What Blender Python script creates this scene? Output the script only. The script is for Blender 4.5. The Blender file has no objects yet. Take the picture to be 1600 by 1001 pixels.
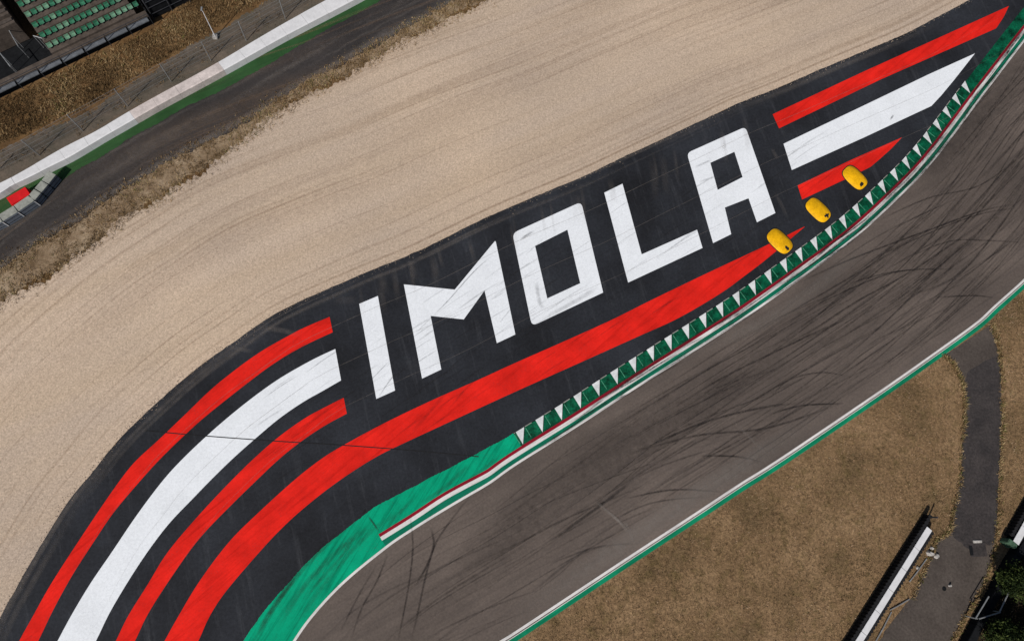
import bpy, bmesh, math, random
import numpy as np
from mathutils import Vector, Matrix
from mathutils.geometry import tessellate_polygon
random.seed(7); rng = np.random.default_rng(7)
sc = bpy.context.scene
C = sc.collection

# ------------------------------------------------------------------ camera
W, H = 1600.0, 1001.0
FPX = 1100.0                                   # focal length in photo pixels
NX, NY = -120.0, 260.0                         # the point straight below the drone, from the picture centre
tilt = math.atan(math.hypot(NX, NY) / FPX)
hx, hy = -NX / math.hypot(NX, NY), NY / math.hypot(NX, NY)
F = Vector((math.sin(tilt) * hx, math.sin(tilt) * hy, -math.cos(tilt)))
R = Vector((1, 0, 0)); R = (R - F * R.dot(F)).normalized()
U = R.cross(F)
CH = 68.75 * math.cos(tilt)
cam_d = bpy.data.cameras.new('camera'); cam = bpy.data.objects.new('camera', cam_d); C.objects.link(cam)
cam_d.sensor_width = 36; cam_d.lens = FPX / W * 36; cam_d.clip_end = 5000; cam_d.clip_start = 0.5
m = Matrix((R, U, -F)).transposed().to_4x4(); m.translation = Vector((0, 0, CH)); cam.matrix_world = m
sc.camera = cam

# ------------------------------------------------------------------ light
SUN_EL = math.radians(41); sx, sy = 0.55, 0.83
wd = bpy.data.worlds.new('World'); sc.world = wd; wd.use_nodes = True
nt = wd.node_tree; bg = nt.nodes['Background']; sky = nt.nodes.new('ShaderNodeTexSky')
sky.sky_type = 'NISHITA'; sky.sun_disc = False; sky.sun_elevation = SUN_EL; sky.sun_rotation = math.atan2(-sx, -sy)
nt.links.new(sky.outputs[0], bg.inputs[0]); bg.inputs[1].default_value = 0.06
sd = bpy.data.lights.new('sun', 'SUN'); so = bpy.data.objects.new('sun', sd); C.objects.link(so)
sd.energy = 4.7; sd.angle = math.radians(0.5); sd.color = (1.0, 0.945, 0.865)
d = Vector((sx * math.cos(SUN_EL), sy * math.cos(SUN_EL), -math.sin(SUN_EL)))
so.rotation_euler = d.to_track_quat('-Z', 'Y').to_euler(); so.location = (-30, -40, 60)
sc.view_settings.view_transform = 'Standard'; sc.view_settings.look = 'None'
sc.view_settings.gamma = 1; sc.view_settings.exposure = -0.12; sc.view_settings.use_curve_mapping = False

sc.cycles.transparent_max_bounces = 64      # the rubber films lie many deep

# ------------------------------------------------------------------ helpers
def P(x, y, z=0.0):
    """a photo position, cast onto the plane at height z"""
    dr = F + R * ((x - W / 2) / FPX) + U * (-(y - H / 2) / FPX)
    t = (CH - z) / -dr.z
    return Vector((dr.x * t, dr.y * t, z))
def proj(p):
    v = p - Vector((0, 0, CH)); k = v.dot(F)
    return W / 2 + v.dot(R) / k * FPX, H / 2 - v.dot(U) / k * FPX

def link(name, me, mat=None, parent=None):
    o = bpy.data.objects.new(name, me); C.objects.link(o)
    if mat is not None and me is not None:
        for mm in (mat if isinstance(mat, (list, tuple)) else [mat]): me.materials.append(mm)
    if parent is not None: o.parent = parent
    return o
def tag(o, label=None, cat=None, group=None, kind=None):
    if label: o['label'] = label
    if cat: o['category'] = cat
    if group: o['group'] = group
    if kind: o['kind'] = kind
    return o
def empty(name): 
    return link(name, None)

def catmull(pts, n=8):
    pts = [Vector(p) for p in pts]; out = []
    q = [pts[0] * 2 - pts[1]] + pts + [pts[-1] * 2 - pts[-2]]
    for i in range(1, len(q) - 2):
        a, b, c, e = q[i - 1], q[i], q[i + 1], q[i + 2]
        for k in range(n):
            t = k / n
            out.append(0.5 * ((2 * b) + (c - a) * t + (2 * a - 5 * b + 4 * c - e) * t * t + (3 * b - a - 3 * c + e) * t ** 3))
    out.append(pts[-1]); return out
def smooth(pts, it=2):
    for _ in range(it):
        pts = [pts[0]] + [(pts[i - 1] + pts[i] * 2 + pts[i + 1]) / 4 for i in range(1, len(pts) - 1)] + [pts[-1]]
    return pts
def path(px, z=0.0, n=8, it=6):
    return smooth(catmull([P(x, y, z) for x, y in px], n), it)
def offset(pl, dist):
    out = []
    for i, p in enumerate(pl):
        t = (pl[min(i + 1, len(pl) - 1)] - pl[max(i - 1, 0)]); t.z = 0; t.normalize()
        out.append(p + Vector((-t.y, t.x, 0)) * dist)
    return out
def arclen(pl):
    s = [0.0]
    for a, b in zip(pl, pl[1:]): s.append(s[-1] + (b - a).length)
    return s
def at(pl, S, s):
    s = max(0, min(S[-1] - 1e-6, s)); i = int(np.searchsorted(S, s, side='right')) - 1
    i = min(i, len(pl) - 2); t = (s - S[i]) / max(S[i + 1] - S[i], 1e-9)
    tn = (pl[i + 1] - pl[i]); tn.z = 0; tn.normalize()
    return pl[i].lerp(pl[i + 1], t), tn
def nearest(pl, S, p):
    best = (1e9, 0)
    for i, (a, b) in enumerate(zip(pl, pl[1:])):
        ab = b - a; t = max(0, min(1, (p - a).dot(ab) / ab.length_squared)); q = a + ab * t
        dd = (p - q).length
        if dd < best[0]: best = (dd, S[i] + t * ab.length)
    return best[1]

def sheet(name, mat, loops, z, parent=None, world=False):
    """flat polygon, the first loop is the outline, the rest are holes"""
    ls = [[(p if world else P(p[0], p[1])) for p in l] for l in loops]
    ls = [[Vector((p.x, p.y, z)) for p in l] for l in ls]
    flat = [p for l in ls for p in l]
    me = bpy.data.meshes.new(name)
    tris = tessellate_polygon(ls)
    fs = []
    for t in tris:
        a, b, c = (flat[i] for i in t)
        if abs((b - a).cross(c - a).z) < 1e-7: continue
        fs.append(t if (b - a).cross(c - a).z > 0 else (t[0], t[2], t[1]))
    me.from_pydata([tuple(p) for p in flat], [], fs); me.update()
    return link(name, me, mat, parent)
def band(name, mat, a, b, z, parent=None):
    n = min(len(a), len(b)); vs = []; fs = []
    for i in range(n): vs += [(a[i].x, a[i].y, z), (b[i].x, b[i].y, z)]
    for i in range(n - 1):
        f = (2 * i, 2 * i + 1, 2 * i + 3, 2 * i + 2)
        p = [Vector(vs[k]) for k in f]
        if (p[1] - p[0]).cross(p[2] - p[0]).z + (p[2] - p[0]).cross(p[3] - p[0]).z < 0: f = f[::-1]
        fs.append(f)
    me = bpy.data.meshes.new(name); me.from_pydata(vs, [], fs); me.update()
    return link(name, me, mat, parent)
def resample(pl, n):
    S = arclen(pl); return [at(pl, S, S[-1] * i / (n - 1))[0] for i in range(n)]

class MB:
    def __init__(s): s.v = []; s.f = []; s.m = []
    def poly(s, pts, mi=0):
        b = len(s.v); s.v += [tuple(p) for p in pts]; s.f.append(tuple(range(b, b + len(pts)))); s.m.append(mi)
    def hexa(s, lo, hi, mi=0):
        """lo, hi: four corners each, same order (counter-clockwise from above)"""
        b = len(s.v); s.v += [tuple(p) for p in lo] + [tuple(p) for p in hi]
        n = len(lo)
        s.f.append(tuple(b + i for i in reversed(range(n)))); s.f.append(tuple(b + n + i for i in range(n)))
        for i in range(n): s.f.append((b + i, b + (i + 1) % n, b + n + (i + 1) % n, b + n + i))
        s.m += [mi] * (n + 2)
    def box(s, c, ax, ay, z0, z1, lx, ly, mi=0):
        """centre c, axes ax ay, sizes lx ly"""
        q = [c - ax * lx / 2 - ay * ly / 2, c + ax * lx / 2 - ay * ly / 2, c + ax * lx / 2 + ay * ly / 2, c - ax * lx / 2 + ay * ly / 2]
        if ax.cross(ay).z < 0: q = q[::-1]
        s.hexa([Vector((p.x, p.y, z0)) for p in q], [Vector((p.x, p.y, z1)) for p in q], mi)
    def bar(s, a, b, r, n=6, r2=None, mi=0):
        a, b = Vector(a), Vector(b); t = (b - a).normalized()
        u = t.orthogonal().normalized(); w = t.cross(u); r2 = r if r2 is None else r2
        s.hexa([a + (u * math.cos(2 * math.pi * i / n) + w * math.sin(2 * math.pi * i / n)) * r for i in range(n)],
               [b + (u * math.cos(2 * math.pi * i / n) + w * math.sin(2 * math.pi * i / n)) * r2 for i in range(n)], mi)
    def build(s, name, mat, parent=None, bevel=0, smooth_=False):
        me = bpy.data.meshes.new(name); me.from_pydata(s.v, [], s.f); me.update()
        me.polygons.foreach_set('material_index', s.m)
        if True:
            bm = bmesh.new(); bm.from_mesh(me)
            if bevel:
                bmesh.ops.remove_doubles(bm, verts=bm.verts, dist=1e-5)
                bmesh.ops.bevel(bm, geom=[e for e in bm.edges if len(e.link_faces) == 2 and e.calc_face_angle(0) > 0.6], offset=bevel, segments=2, affect='EDGES', clamp_overlap=True)
            bm.to_mesh(me); bm.free()
        if smooth_: me.polygons.foreach_set('use_smooth', [True] * len(me.polygons))
        return link(name, me, mat, parent)

# ------------------------------------------------------------------ materials
class Mat:
    def __init__(s, name, rough=0.85, spec=0.3):
        s.m = bpy.data.materials.new(name); s.m.use_nodes = True; s.nt = s.m.node_tree
        s.b = s.nt.nodes['Principled BSDF']; s.b.inputs['Roughness'].default_value = rough
        s.b.inputs["Specular IOR Level"].default_value = spec * 0.6
        tc = s.nt.nodes.new('ShaderNodeNewGeometry'); s.pos = tc.outputs['Position']; s.col = None
    def mapped(s, rot=0, scale=(1, 1, 1)):
        n = s.nt.nodes.new('ShaderNodeMapping'); n.vector_type = 'POINT'
        r = s.nt.nodes.new('ShaderNodeVectorRotate'); r.rotation_type = 'Z_AXIS'; r.inputs['Angle'].default_value = rot
        s.nt.links.new(s.pos, r.inputs['Vector']); s.nt.links.new(r.outputs[0], n.inputs[0]); n.inputs['Scale'].default_value = scale
        return n.outputs[0]
    def noise(s, scale, detail=4, rough=0.6, vec=None, dist=0.0):
        n = s.nt.nodes.new('ShaderNodeTexNoise'); n.inputs['Scale'].default_value = scale
        n.inputs['Detail'].default_value = detail; n.inputs['Roughness'].default_value = rough; n.inputs['Distortion'].default_value = dist
        s.nt.links.new(vec or s.pos, n.inputs['Vector']); return n.outputs['Fac']
    def voronoi(s, scale, vec=None, out='Distance', rnd=1.0):
        n = s.nt.nodes.new('ShaderNodeTexVoronoi'); n.inputs['Scale'].default_value = scale; n.inputs['Randomness'].default_value = rnd
        s.nt.links.new(vec or s.pos, n.inputs['Vector']); return n.outputs[out]
    def attr(s, name, out='Fac'):
        n = s.nt.nodes.new('ShaderNodeAttribute'); n.attribute_name = name; return n.outputs[out]
    def ramp(s, fac, stops, interp='LINEAR'):
        n = s.nt.nodes.new('ShaderNodeValToRGB'); s.nt.links.new(fac, n.inputs[0]); cr = n.color_ramp; cr.interpolation = interp
        while len(cr.elements) < len(stops): cr.elements.new(0.5)
        for e, (p, c) in zip(cr.elements, stops):
            e.position = p; e.color = (c, c, c, 1) if not isinstance(c, (tuple, list)) else (*c, 1)
        return n.outputs[0]
    def mix(s, fac, a, b, mode='MIX'):
        n = s.nt.nodes.new('ShaderNodeMix'); n.data_type = 'RGBA'; n.blend_type = mode
        for v, i in ((fac, 0), (a, 6), (b, 7)):
            if hasattr(v, 'links') or hasattr(v, 'is_linked'): s.nt.links.new(v, n.inputs[i])
            else: n.inputs[i].default_value = v if i == 0 else (*v, 1)
        return n.outputs[2]
    def math(s, op, a, b=0.0, clamp=False, c=0.0):
        n = s.nt.nodes.new('ShaderNodeMath'); n.operation = op; n.use_clamp = clamp
        for v, i in ((a, 0), (b, 1), (c, 2)):
            if hasattr(v, 'is_linked'): s.nt.links.new(v, n.inputs[i])
            else: n.inputs[i].default_value = v
        return n.outputs[0]
    def color(s, c):
        if hasattr(c, 'is_linked'): s.nt.links.new(c, s.b.inputs['Base Color'])
        else: s.b.inputs['Base Color'].default_value = (*c, 1)
        return s
    def bump(s, h, strength=0.5, dist=0.05):
        n = s.nt.nodes.new('ShaderNodeBump'); n.inputs['Strength'].default_value = strength; n.inputs['Distance'].default_value = dist
        s.nt.links.new(h, n.inputs['Height']); s.nt.links.new(n.outputs[0], s.b.inputs['Normal']); return s
    def rough(s, r): s.nt.links.new(r, s.b.inputs['Roughness']); return s

# directions of the ground (world angle of features seen in the photo)
A_RUN = math.atan2(0.43, 0.9)     # along the lettering
A_TRK = math.atan2(0.52, 0.85)    # along the track

def m_gravel():
    M = Mat('gravel', 0.95, 0.1)
    big = M.noise(0.045, 3, 0.5)
    rake = M.noise(1.0, 4, 0.6, M.mapped(-A_RUN, (0.018, 0.30, 1)))
    fine = M.noise(5.5, 5, 0.75)
    grit = M.voronoi(9.0, out='Color')
    c = M.ramp(big, [(0.32, (0.43, 0.345, 0.28)), (0.68, (0.565, 0.44, 0.335))])
    c = M.mix(M.ramp(rake, [(0.35, 0.0), (0.75, 0.45)]), c, (0.46, 0.345, 0.235))
    c = M.mix(1.0, c, M.ramp(fine, [(0.25, 0.66), (0.5, 0.97), (0.75, 1.2)]), 'MULTIPLY')
    g = M.math('MULTIPLY_ADD', M.ramp(grit, [(0, 0.0), (1, 1.0)]), 0.34, False, 0.83)
    c = M.mix(1.0, c, g, 'MULTIPLY')
    return M.color(c).bump(M.math('ADD', fine, M.math('MULTIPLY', rake, 0.6)), 0.5, 0.06).m
def m_runoff():
    M = Mat('black_painted_asphalt', 0.75, 0.12)
    big = M.noise(0.12, 4, 0.6); fine = M.noise(4.0, 5, 0.8); st = M.noise(1.0, 5, 0.65, M.mapped(-A_TRK, (0.10, 1.6, 1)))
    down = M.noise(1.0, 4, 0.7, M.mapped(-math.radians(104), (0.12, 1.2, 1)))
    c = M.ramp(big, [(0.3, (0.013, 0.0135, 0.016)), (0.7, (0.031, 0.034, 0.042))])
    c = M.mix(M.ramp(st, [(0.5, 0.0), (0.8, 0.55)]), c, (0.018, 0.018, 0.022))
    c = M.mix(M.ramp(down, [(0.55, 0.0), (0.8, 0.4)]), c, (0.075, 0.078, 0.088))
    c = M.mix(1.0, c, M.ramp(fine, [(0.3, 0.72), (0.7, 1.3)]), 'MULTIPLY')
    return M.color(c).bump(fine, 0.25, 0.02).m
def m_track():
    M = Mat('track_asphalt', 0.85, 0.25)
    big = M.noise(0.07, 4, 0.6); fine = M.noise(4.5, 5, 0.8)
    st = M.noise(1.0, 6, 0.7, M.mapped(-math.radians(27), (0.035, 0.9, 1)), 0.3)
    st2 = M.noise(1.0, 5, 0.7, M.mapped(-math.radians(35), (0.05, 2.6, 1)), 0.2)
    c = M.ramp(big, [(0.3, (0.082, 0.066, 0.058)), (0.7, (0.148, 0.118, 0.102))])
    c = M.mix(M.ramp(st, [(0.42, 0.0), (0.75, 0.55)]), c, (0.062, 0.050, 0.045))
    c = M.mix(M.ramp(st2, [(0.5, 0.0), (0.75, 0.4)]), c, (0.07, 0.06, 0.058))
    c = M.mix(1.0, c, M.ramp(fine, [(0.3, 0.78), (0.7, 1.22)]), 'MULTIPLY')
    return M.color(c).bump(fine, 0.3, 0.02).m
def m_road(name, ca, cb, sc_=0.15):
    M = Mat(name, 0.9, 0.2)
    big = M.noise(sc_, 5, 0.65); fine = M.noise(4.0, 5, 0.8); sp = M.noise(1.4, 4, 0.7)
    c = M.ramp(big, [(0.3, ca), (0.7, cb)])
    c = M.mix(M.ramp(sp, [(0.62, 0.0), (0.8, 0.35)]), c, tuple(x * 2.0 for x in cb))
    c = M.mix(1.0, c, M.ramp(fine, [(0.3, 0.65), (0.7, 1.35)]), 'MULTIPLY')
    return M.color(c).bump(fine, 0.35, 0.02).m
def m_paint(name, col, wear=(0.35, 0.3, 0.3), amt=0.35, ang=A_TRK, rough=0.55, mott=0.12, lo=0.6, grain=0.45):
    M = Mat(name, 0.8, 0.08)
    st = M.noise(1.0, 5, 0.7, M.mapped(-ang, (0.14, 2.6, 1)), 0.4); fine = M.noise(5.0, 5, 0.8); big = M.noise(0.35, 4, 0.6)
    c = M.mix(M.ramp(st, [(lo, 0.0), (lo + 0.18, amt)]), col, tuple(x * w for x, w in zip(col, wear)))
    c = M.mix(1.0, c, M.ramp(big, [(0.3, 1 - mott), (0.7, 1.0 + mott * 0.4)]), 'MULTIPLY')
    c = M.mix(1.0, c, M.ramp(fine, [(0.28, 0.84), (0.7, 1.06)]), 'MULTIPLY')
    chip = M.math('MULTIPLY', M.ramp(M.noise(8.0, 3, 0.8), [(0.56, 0.0), (0.68, 1.0)]), M.ramp(M.noise(0.5, 4, 0.7), [(0.45, 0.0), (0.7, grain)]))
    c = M.mix(chip, c, (0.05, 0.05, 0.055))
    return M.color(c).bump(fine, 0.2, 0.015).m
def m_soil():
    M = Mat('dry_soil', 0.95, 0.1)
    big = M.noise(0.25, 5, 0.65); fine = M.noise(4.2, 6, 0.85); gr = M.noise(0.8, 5, 0.7)
    c = M.ramp(big, [(0.3, (0.085, 0.052, 0.027)), (0.5, (0.15, 0.086, 0.038)), (0.72, (0.22, 0.14, 0.07))])
    c = M.mix(M.ramp(gr, [(0.55, 0.0), (0.72, 0.7)]), c, (0.06, 0.042, 0.027))
    c = M.mix(1.0, c, M.ramp(fine, [(0.28, 0.5), (0.5, 1.0), (0.75, 1.5)]), 'MULTIPLY')
    return M.color(c).bump(fine, 0.7, 0.12).m
def m_verge():
    M = Mat('sandy_verge_soil', 0.95, 0.1)
    big = M.noise(0.5, 5, 0.7); fine = M.noise(4.2, 6, 0.85)
    c = M.ramp(big, [(0.35, (0.13, 0.088, 0.05)), (0.5, (0.25, 0.18, 0.115)), (0.68, (0.40, 0.31, 0.215))])
    c = M.mix(1.0, c, M.ramp(fine, [(0.28, 0.5), (0.5, 1.0), (0.75, 1.4)]), 'MULTIPLY')
    return M.color(c).bump(fine, 0.7, 0.1).m
def m_path():
    M = Mat('dusty_gravel_path', 0.95, 0.1)
    big = M.noise(0.4, 5, 0.7); fine = M.noise(4.2, 6, 0.85)
    c = M.ramp(big, [(0.3, (0.075, 0.07, 0.055)), (0.55, (0.12, 0.098, 0.078)), (0.75, (0.17, 0.135, 0.105))])
    c = M.mix(1.0, c, M.ramp(fine, [(0.28, 0.6), (0.5, 1.0), (0.75, 1.35)]), 'MULTIPLY')
    return M.color(c).bump(fine, 0.6, 0.08).m
def m_field():
    M = Mat('mown_dry_grass', 0.95, 0.1)
    big = M.noise(0.16, 5, 0.6); mid = M.noise(0.9, 5, 0.65); fine = M.noise(3.4, 6, 0.85)
    mow = M.noise(1.0, 3, 0.5, M.mapped(-math.radians(60), (0.06, 0.7, 1)))
    c = M.ramp(big, [(0.3, (0.125, 0.085, 0.045)), (0.5, (0.215, 0.138, 0.074)), (0.72, (0.31, 0.205, 0.115))])
    c = M.mix(M.ramp(mid, [(0.5, 0.0), (0.68, 0.6)]), c, (0.115, 0.085, 0.034))
    c = M.mix(M.ramp(mow, [(0.5, 0.0), (0.8, 0.4)]), c, (0.20, 0.125, 0.07))
    c = M.mix(1.0, c, M.ramp(fine, [(0.3, 0.35), (0.5, 1.0), (0.7, 1.8)]), 'MULTIPLY')
    return M.color(c).bump(fine, 0.9, 0.12).m
def m_blades(name, stops, rough=0.9):
    M = Mat(name, rough, 0.15)
    c = M.ramp(M.attr('tint'), stops)
    M.color(c); return M.m
def m_plain(name, col, rough=0.6, spec=0.3, var=0.25, sc_=2.0, metal=0.0, fine=6.0):
    M = Mat(name, rough, spec); M.b.inputs['Metallic'].default_value = metal
    n = M.noise(sc_, 5, 0.7); f = M.noise(fine, 4, 0.7)
    c = M.mix(1.0, col, M.ramp(n, [(0.3, 1 - var), (0.7, 1 + var * 0.5)]), 'MULTIPLY')
    c = M.mix(1.0, c, M.ramp(f, [(0.3, 1 - var * 0.6), (0.7, 1 + var * 0.3)]), 'MULTIPLY')
    return M.color(c).m
def m_marks(name, col):
    """rubber left on the surface: a film whose cover falls off to the sides and breaks up along its length"""
    M = Mat(name, 0.8, 0.2); M.color(col)
    uv = M.nt.nodes.new('ShaderNodeUVMap'); sp = M.nt.nodes.new('ShaderNodeSeparateXYZ'); M.nt.links.new(uv.outputs[0], sp.inputs[0])
    v = sp.outputs[1]
    e = M.math('SUBTRACT', 1.0, M.math('POWER', M.math('ABSOLUTE', M.math('MULTIPLY_ADD', v, 2.0, False, -1.0)), 2.0))
    br = M.ramp(M.noise(1.3, 4, 0.7), [(0.3, 0.35), (0.65, 1.0)]); fn = M.ramp(M.noise(7.0, 3, 0.8), [(0.3, 0.5), (0.7, 1.0)])
    a = M.math('MULTIPLY', M.math('MULTIPLY', e, M.attr('cover')), M.math('MULTIPLY', br, fn), True)
    tr = M.nt.nodes.new('ShaderNodeBsdfTransparent'); mx = M.nt.nodes.new('ShaderNodeMixShader')
    M.nt.links.new(a, mx.inputs[0]); M.nt.links.new(tr.outputs[0], mx.inputs[1]); M.nt.links.new(M.b.outputs[0], mx.inputs[2])
    M.nt.links.new(mx.outputs[0], M.nt.nodes['Material Output'].inputs[0])
    return M.m

MT = dict(
    gravel=m_gravel(), runoff=m_runoff(), track=m_track(), soil=m_soil(), path=m_path(), field=m_field(),
    service=m_road('service_asphalt', (0.028, 0.0255, 0.026), (0.050, 0.044, 0.043)),
    access=m_road('worn_asphalt', (0.030, 0.027, 0.028), (0.056, 0.048, 0.047), 0.5),
    access_old=m_road('old_brown_asphalt', (0.055, 0.045, 0.040), (0.09, 0.075, 0.066), 0.3),
    white=m_paint('white_paint', (0.79, 0.82, 0.865), (0.6, 0.6, 0.62), 0.35, math.radians(38), 0.55, 0.06, 0.62, 0.25),
    red=m_paint('red_paint', (0.78, 0.020, 0.013), (0.62, 0.5, 0.5), 0.6, math.radians(40), 0.6, 0.26, 0.5),
    green=m_paint('green_paint', (0.002, 0.355, 0.19), (0.4, 0.5, 0.5), 0.8, math.radians(58), 0.6, 0.2, 0.48),
    dkgreen=m_paint('dark_green_line', (0.006, 0.17, 0.10), (0.3, 0.4, 0.4), 0.6, A_TRK, 0.6, 0.2, 0.5),
    line=m_paint('line_paint', (0.70, 0.68, 0.67), (0.45, 0.45, 0.45), 0.6, A_TRK, 0.6, 0.15, 0.52),
    dkred=m_paint('dark_red_line', (0.27, 0.010, 0.024), (0.4, 0.6, 0.6), 0.6, A_TRK, 0.6, 0.2, 0.5),
    strip=m_paint('green_verge_paint', (0.030, 0.085, 0.030), (0.6, 0.6, 0.7), 0.6, math.radians(30), 0.85, 0.3, 0.5),
    kerb=m_plain('kerb_green', (0.002, 0.105, 0.050), 0.6, 0.2, 0.9, 1.0),
    kerb_white=m_plain('kerb_white', (0.74, 0.76, 0.77), 0.5, 0.4, 0.3, 1.0),
    kerb_pale=m_plain('kerb_painted_highlight', (0.06, 0.26, 0.16), 0.7, 0.2, 0.4, 3.0),  # pale colour stands in for the highlight along each joint
    yellow=m_plain('yellow_polyurethane', (0.80, 0.42, 0.004), 0.6, 0.25, 0.3, 1.4),
    rubber=m_plain('black_rubber', (0.018, 0.018, 0.02), 0.8, 0.2, 0.4, 2.0),
    belt=m_plain('white_belting', (0.66, 0.66, 0.68), 0.6, 0.3, 0.12, 1.5, fine=7.0),
    belt_stained=m_plain('stained_belting', (0.60, 0.53, 0.51), 0.65, 0.3, 0.3, 0.9, fine=5.0),
    concrete=m_plain('grey_concrete', (0.26, 0.26, 0.24), 0.85, 0.2, 0.3, 1.2),
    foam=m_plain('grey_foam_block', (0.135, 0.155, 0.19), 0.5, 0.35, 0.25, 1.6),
    foam_top=m_plain('pale_block_cap', (0.30, 0.31, 0.28), 0.7, 0.25, 0.3, 1.6),
    foam_red=m_plain('red_foam_block', (0.62, 0.012, 0.015), 0.5, 0.35, 0.2, 1.6),
    steel=m_plain('galvanised_steel', (0.30, 0.31, 0.32), 0.5, 0.4, 0.3, 2.0, 0.3),
    darksteel=m_plain('dark_steel', (0.05, 0.052, 0.06), 0.55, 0.4, 0.3, 2.0, 0.2),
    deck=m_plain('stand_deck', (0.095, 0.076, 0.064), 0.85, 0.2, 0.45, 1.1, fine=4.0),
    panel=m_plain('grey_panel', (0.13, 0.14, 0.155), 0.6, 0.3, 0.35, 1.4),
    net=m_plain('black_netting', (0.012, 0.013, 0.015), 0.9, 0.1, 0.4, 2.0),
    seat=m_plain('green_seat_plastic', (0.04, 0.17, 0.10), 0.45, 0.4, 0.35, 1.6),
    seat_faded=m_plain('faded_green_seat_plastic', (0.13, 0.26, 0.175), 0.5, 0.4, 0.3, 1.6),
    bark=m_plain('bark', (0.10, 0.075, 0.05), 0.9, 0.1, 0.4, 4.0),
    rubble=m_plain('broken_concrete', (0.42, 0.40, 0.38), 0.85, 0.2, 0.4, 3.0),
    marks=m_marks('tyre_rubber_film', (0.022, 0.019, 0.019)),
    dust=m_marks('pale_dust_film', (0.24, 0.21, 0.19)),
    tuft=m_blades('dry_grass_blades', [(0, (0.07, 0.045, 0.022)), (0.35, (0.17, 0.108, 0.05)), (0.68, (0.30, 0.20, 0.10)), (0.86, (0.44, 0.33, 0.19)), (1, (0.11, 0.115, 0.03))]),
    fieldtuft=m_blades('field_grass_blades', [(0, (0.065, 0.050, 0.024)), (0.4, (0.195, 0.122, 0.068)), (0.72, (0.35, 0.225, 0.135)), (0.9, (0.54, 0.40, 0.28)), (1, (0.09, 0.10, 0.03))]),
    leaf=m_blades('leaves', [(0, (0.008, 0.013, 0.005)), (0.5, (0.018, 0.030, 0.008)), (1, (0.06, 0.078, 0.02))], 0.7),
    end_green=m_plain('faded_green_foam', (0.07, 0.13, 0.085), 0.8, 0.2, 0.4, 2.0),
    dull_green=m_paint('dull_green_paint', (0.006, 0.25, 0.125), (0.5, 0.5, 0.5), 0.7, A_TRK, 0.6, 0.35, 0.48),
    verge=m_verge(),
    litter=m_plain('shade_toned_litter', (0.022, 0.018, 0.012), 0.95, 0.1, 0.6, 1.2),  # the trees' shade is put into this dark colour
    rake=m_marks('raked_soil_film', (0.27, 0.175, 0.11)),
)

# ------------------------------------------------------------------ ground sheets
def struct(o, label=None): o['kind'] = 'structure'; return tag(o, label)
g = struct(sheet('ground', MT['soil'], [[Vector((x, y, 0)) for x, y in ((-900, -900), (900, -900), (900, 900), (-900, 900))]], 0.0, world=True))

WALL_LO = [(-260, 430), (-120, 370), (0, 313), (25, 297), (50, 285), (98, 261), (120, 250), (170, 220), (200, 203), (250, 174), (300, 147), (350, 120), (400, 92), (450, 64), (500, 38), (525, 25), (572, 0), (640, -38), (760, -100), (900, -170)]
STRIP_LO = [(-260, 490), (-120, 425), (0, 360), (50, 325), (110, 272), (150, 250), (200, 217), (250, 191), (280, 173), (350, 140), (400, 111), (425, 97), (475, 67), (525, 40), (562, 20), (597, 0), (660, -36), (780, -98), (920, -168)]
ROAD_LO = [(-260, 620), (-120, 520), (0, 424), (62, 377), (125, 345), (150, 322), (212, 287), (270, 250), (335, 217), (400, 181), (437, 155), (487, 125), (525, 107), (575, 77), (612, 57), (650, 37), (682, 20), (717, 0), (790, -40), (900, -95), (1040, -160)]
VERGE_LO = [(-260, 700), (-120, 570), (0, 472), (37, 452), (75, 430), (107, 405), (150, 380), (187, 345), (225, 325), (262, 302), (325, 258), (400, 203), (450, 165), (500, 138), (550, 112), (600, 82), (650, 57), (700, 30), (755, 0), (830, -38), (940, -95), (1080, -160)]
RUN_UP = [(-160, 1420), (-110, 1260), (-60, 1110), (0, 965), (25, 920), (65, 850), (107, 782), (135, 750), (160, 718), (185, 687), (215, 657), (250, 625), (287, 592), (325, 562), (362, 537), (400, 510), (417, 498), (455, 477), (525, 446), (580, 422), (625, 405), (675, 382), (725, 357), (800, 322), (900, 281), (965, 250), (1025, 222), (1100, 187), (1150, 163), (1200, 144), (1300, 101), (1375, 70), (1425, 48), (1487, 15), (1515, 0), (1600, -42), (1760, -120)]
LINE = [(330, 1300), (365, 1180), (408, 1085), (460, 1000), (487, 962), (525, 920), (562, 887), (600, 857), (620, 842), (675, 807), (725, 777), (770, 751), (800, 728), (900, 666), (985, 610), (1075, 553), (1157, 500), (1200, 470), (1300, 398), (1350, 358), (1400, 311), (1455, 255), (1525, 161), (1575, 96), (1600, 63), (1650, 0), (1740, -120)]
INNER = [(560, 1130), (680, 1060), (778, 1001), (800, 988), (900, 922), (1000, 856), (1100, 791), (1160, 751), (1200, 727), (1300, 660), (1400, 592), (1475, 539), (1530, 499), (1550, 479), (1600, 435), (1680, 355), (1790, 230), (1900, 90)]

wall_lo, strip_lo, road_lo, verge_lo = (path(p, 0, 6, 4) for p in (WALL_LO, STRIP_LO, ROAD_LO, VERGE_LO))
run_up, line, inner = path(RUN_UP, 0, 6, 4), path(LINE, 0, 8, 12), path(INNER, 0, 8, 12)
def wob(pl, a, f=1.0):
    """a natural, slightly uneven edge"""
    out = resample(pl, 420); ph = [random.uniform(0, 6.28) for _ in range(6)]
    return offset_var(out, lambda s: a * (0.45 * math.sin(s * 0.37 * f + ph[0]) + 0.3 * math.sin(s * 1.13 * f + ph[1]) + 0.2 * math.sin(s * 2.9 * f + ph[2]) + 0.5 * random.uniform(-1, 1)))
def offset_var(pl, fn):
    S = arclen(pl); n = offset(pl, 1.0)
    return [p + (q - p) * fn(s) for p, q, s in zip(pl, n, S)]

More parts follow.
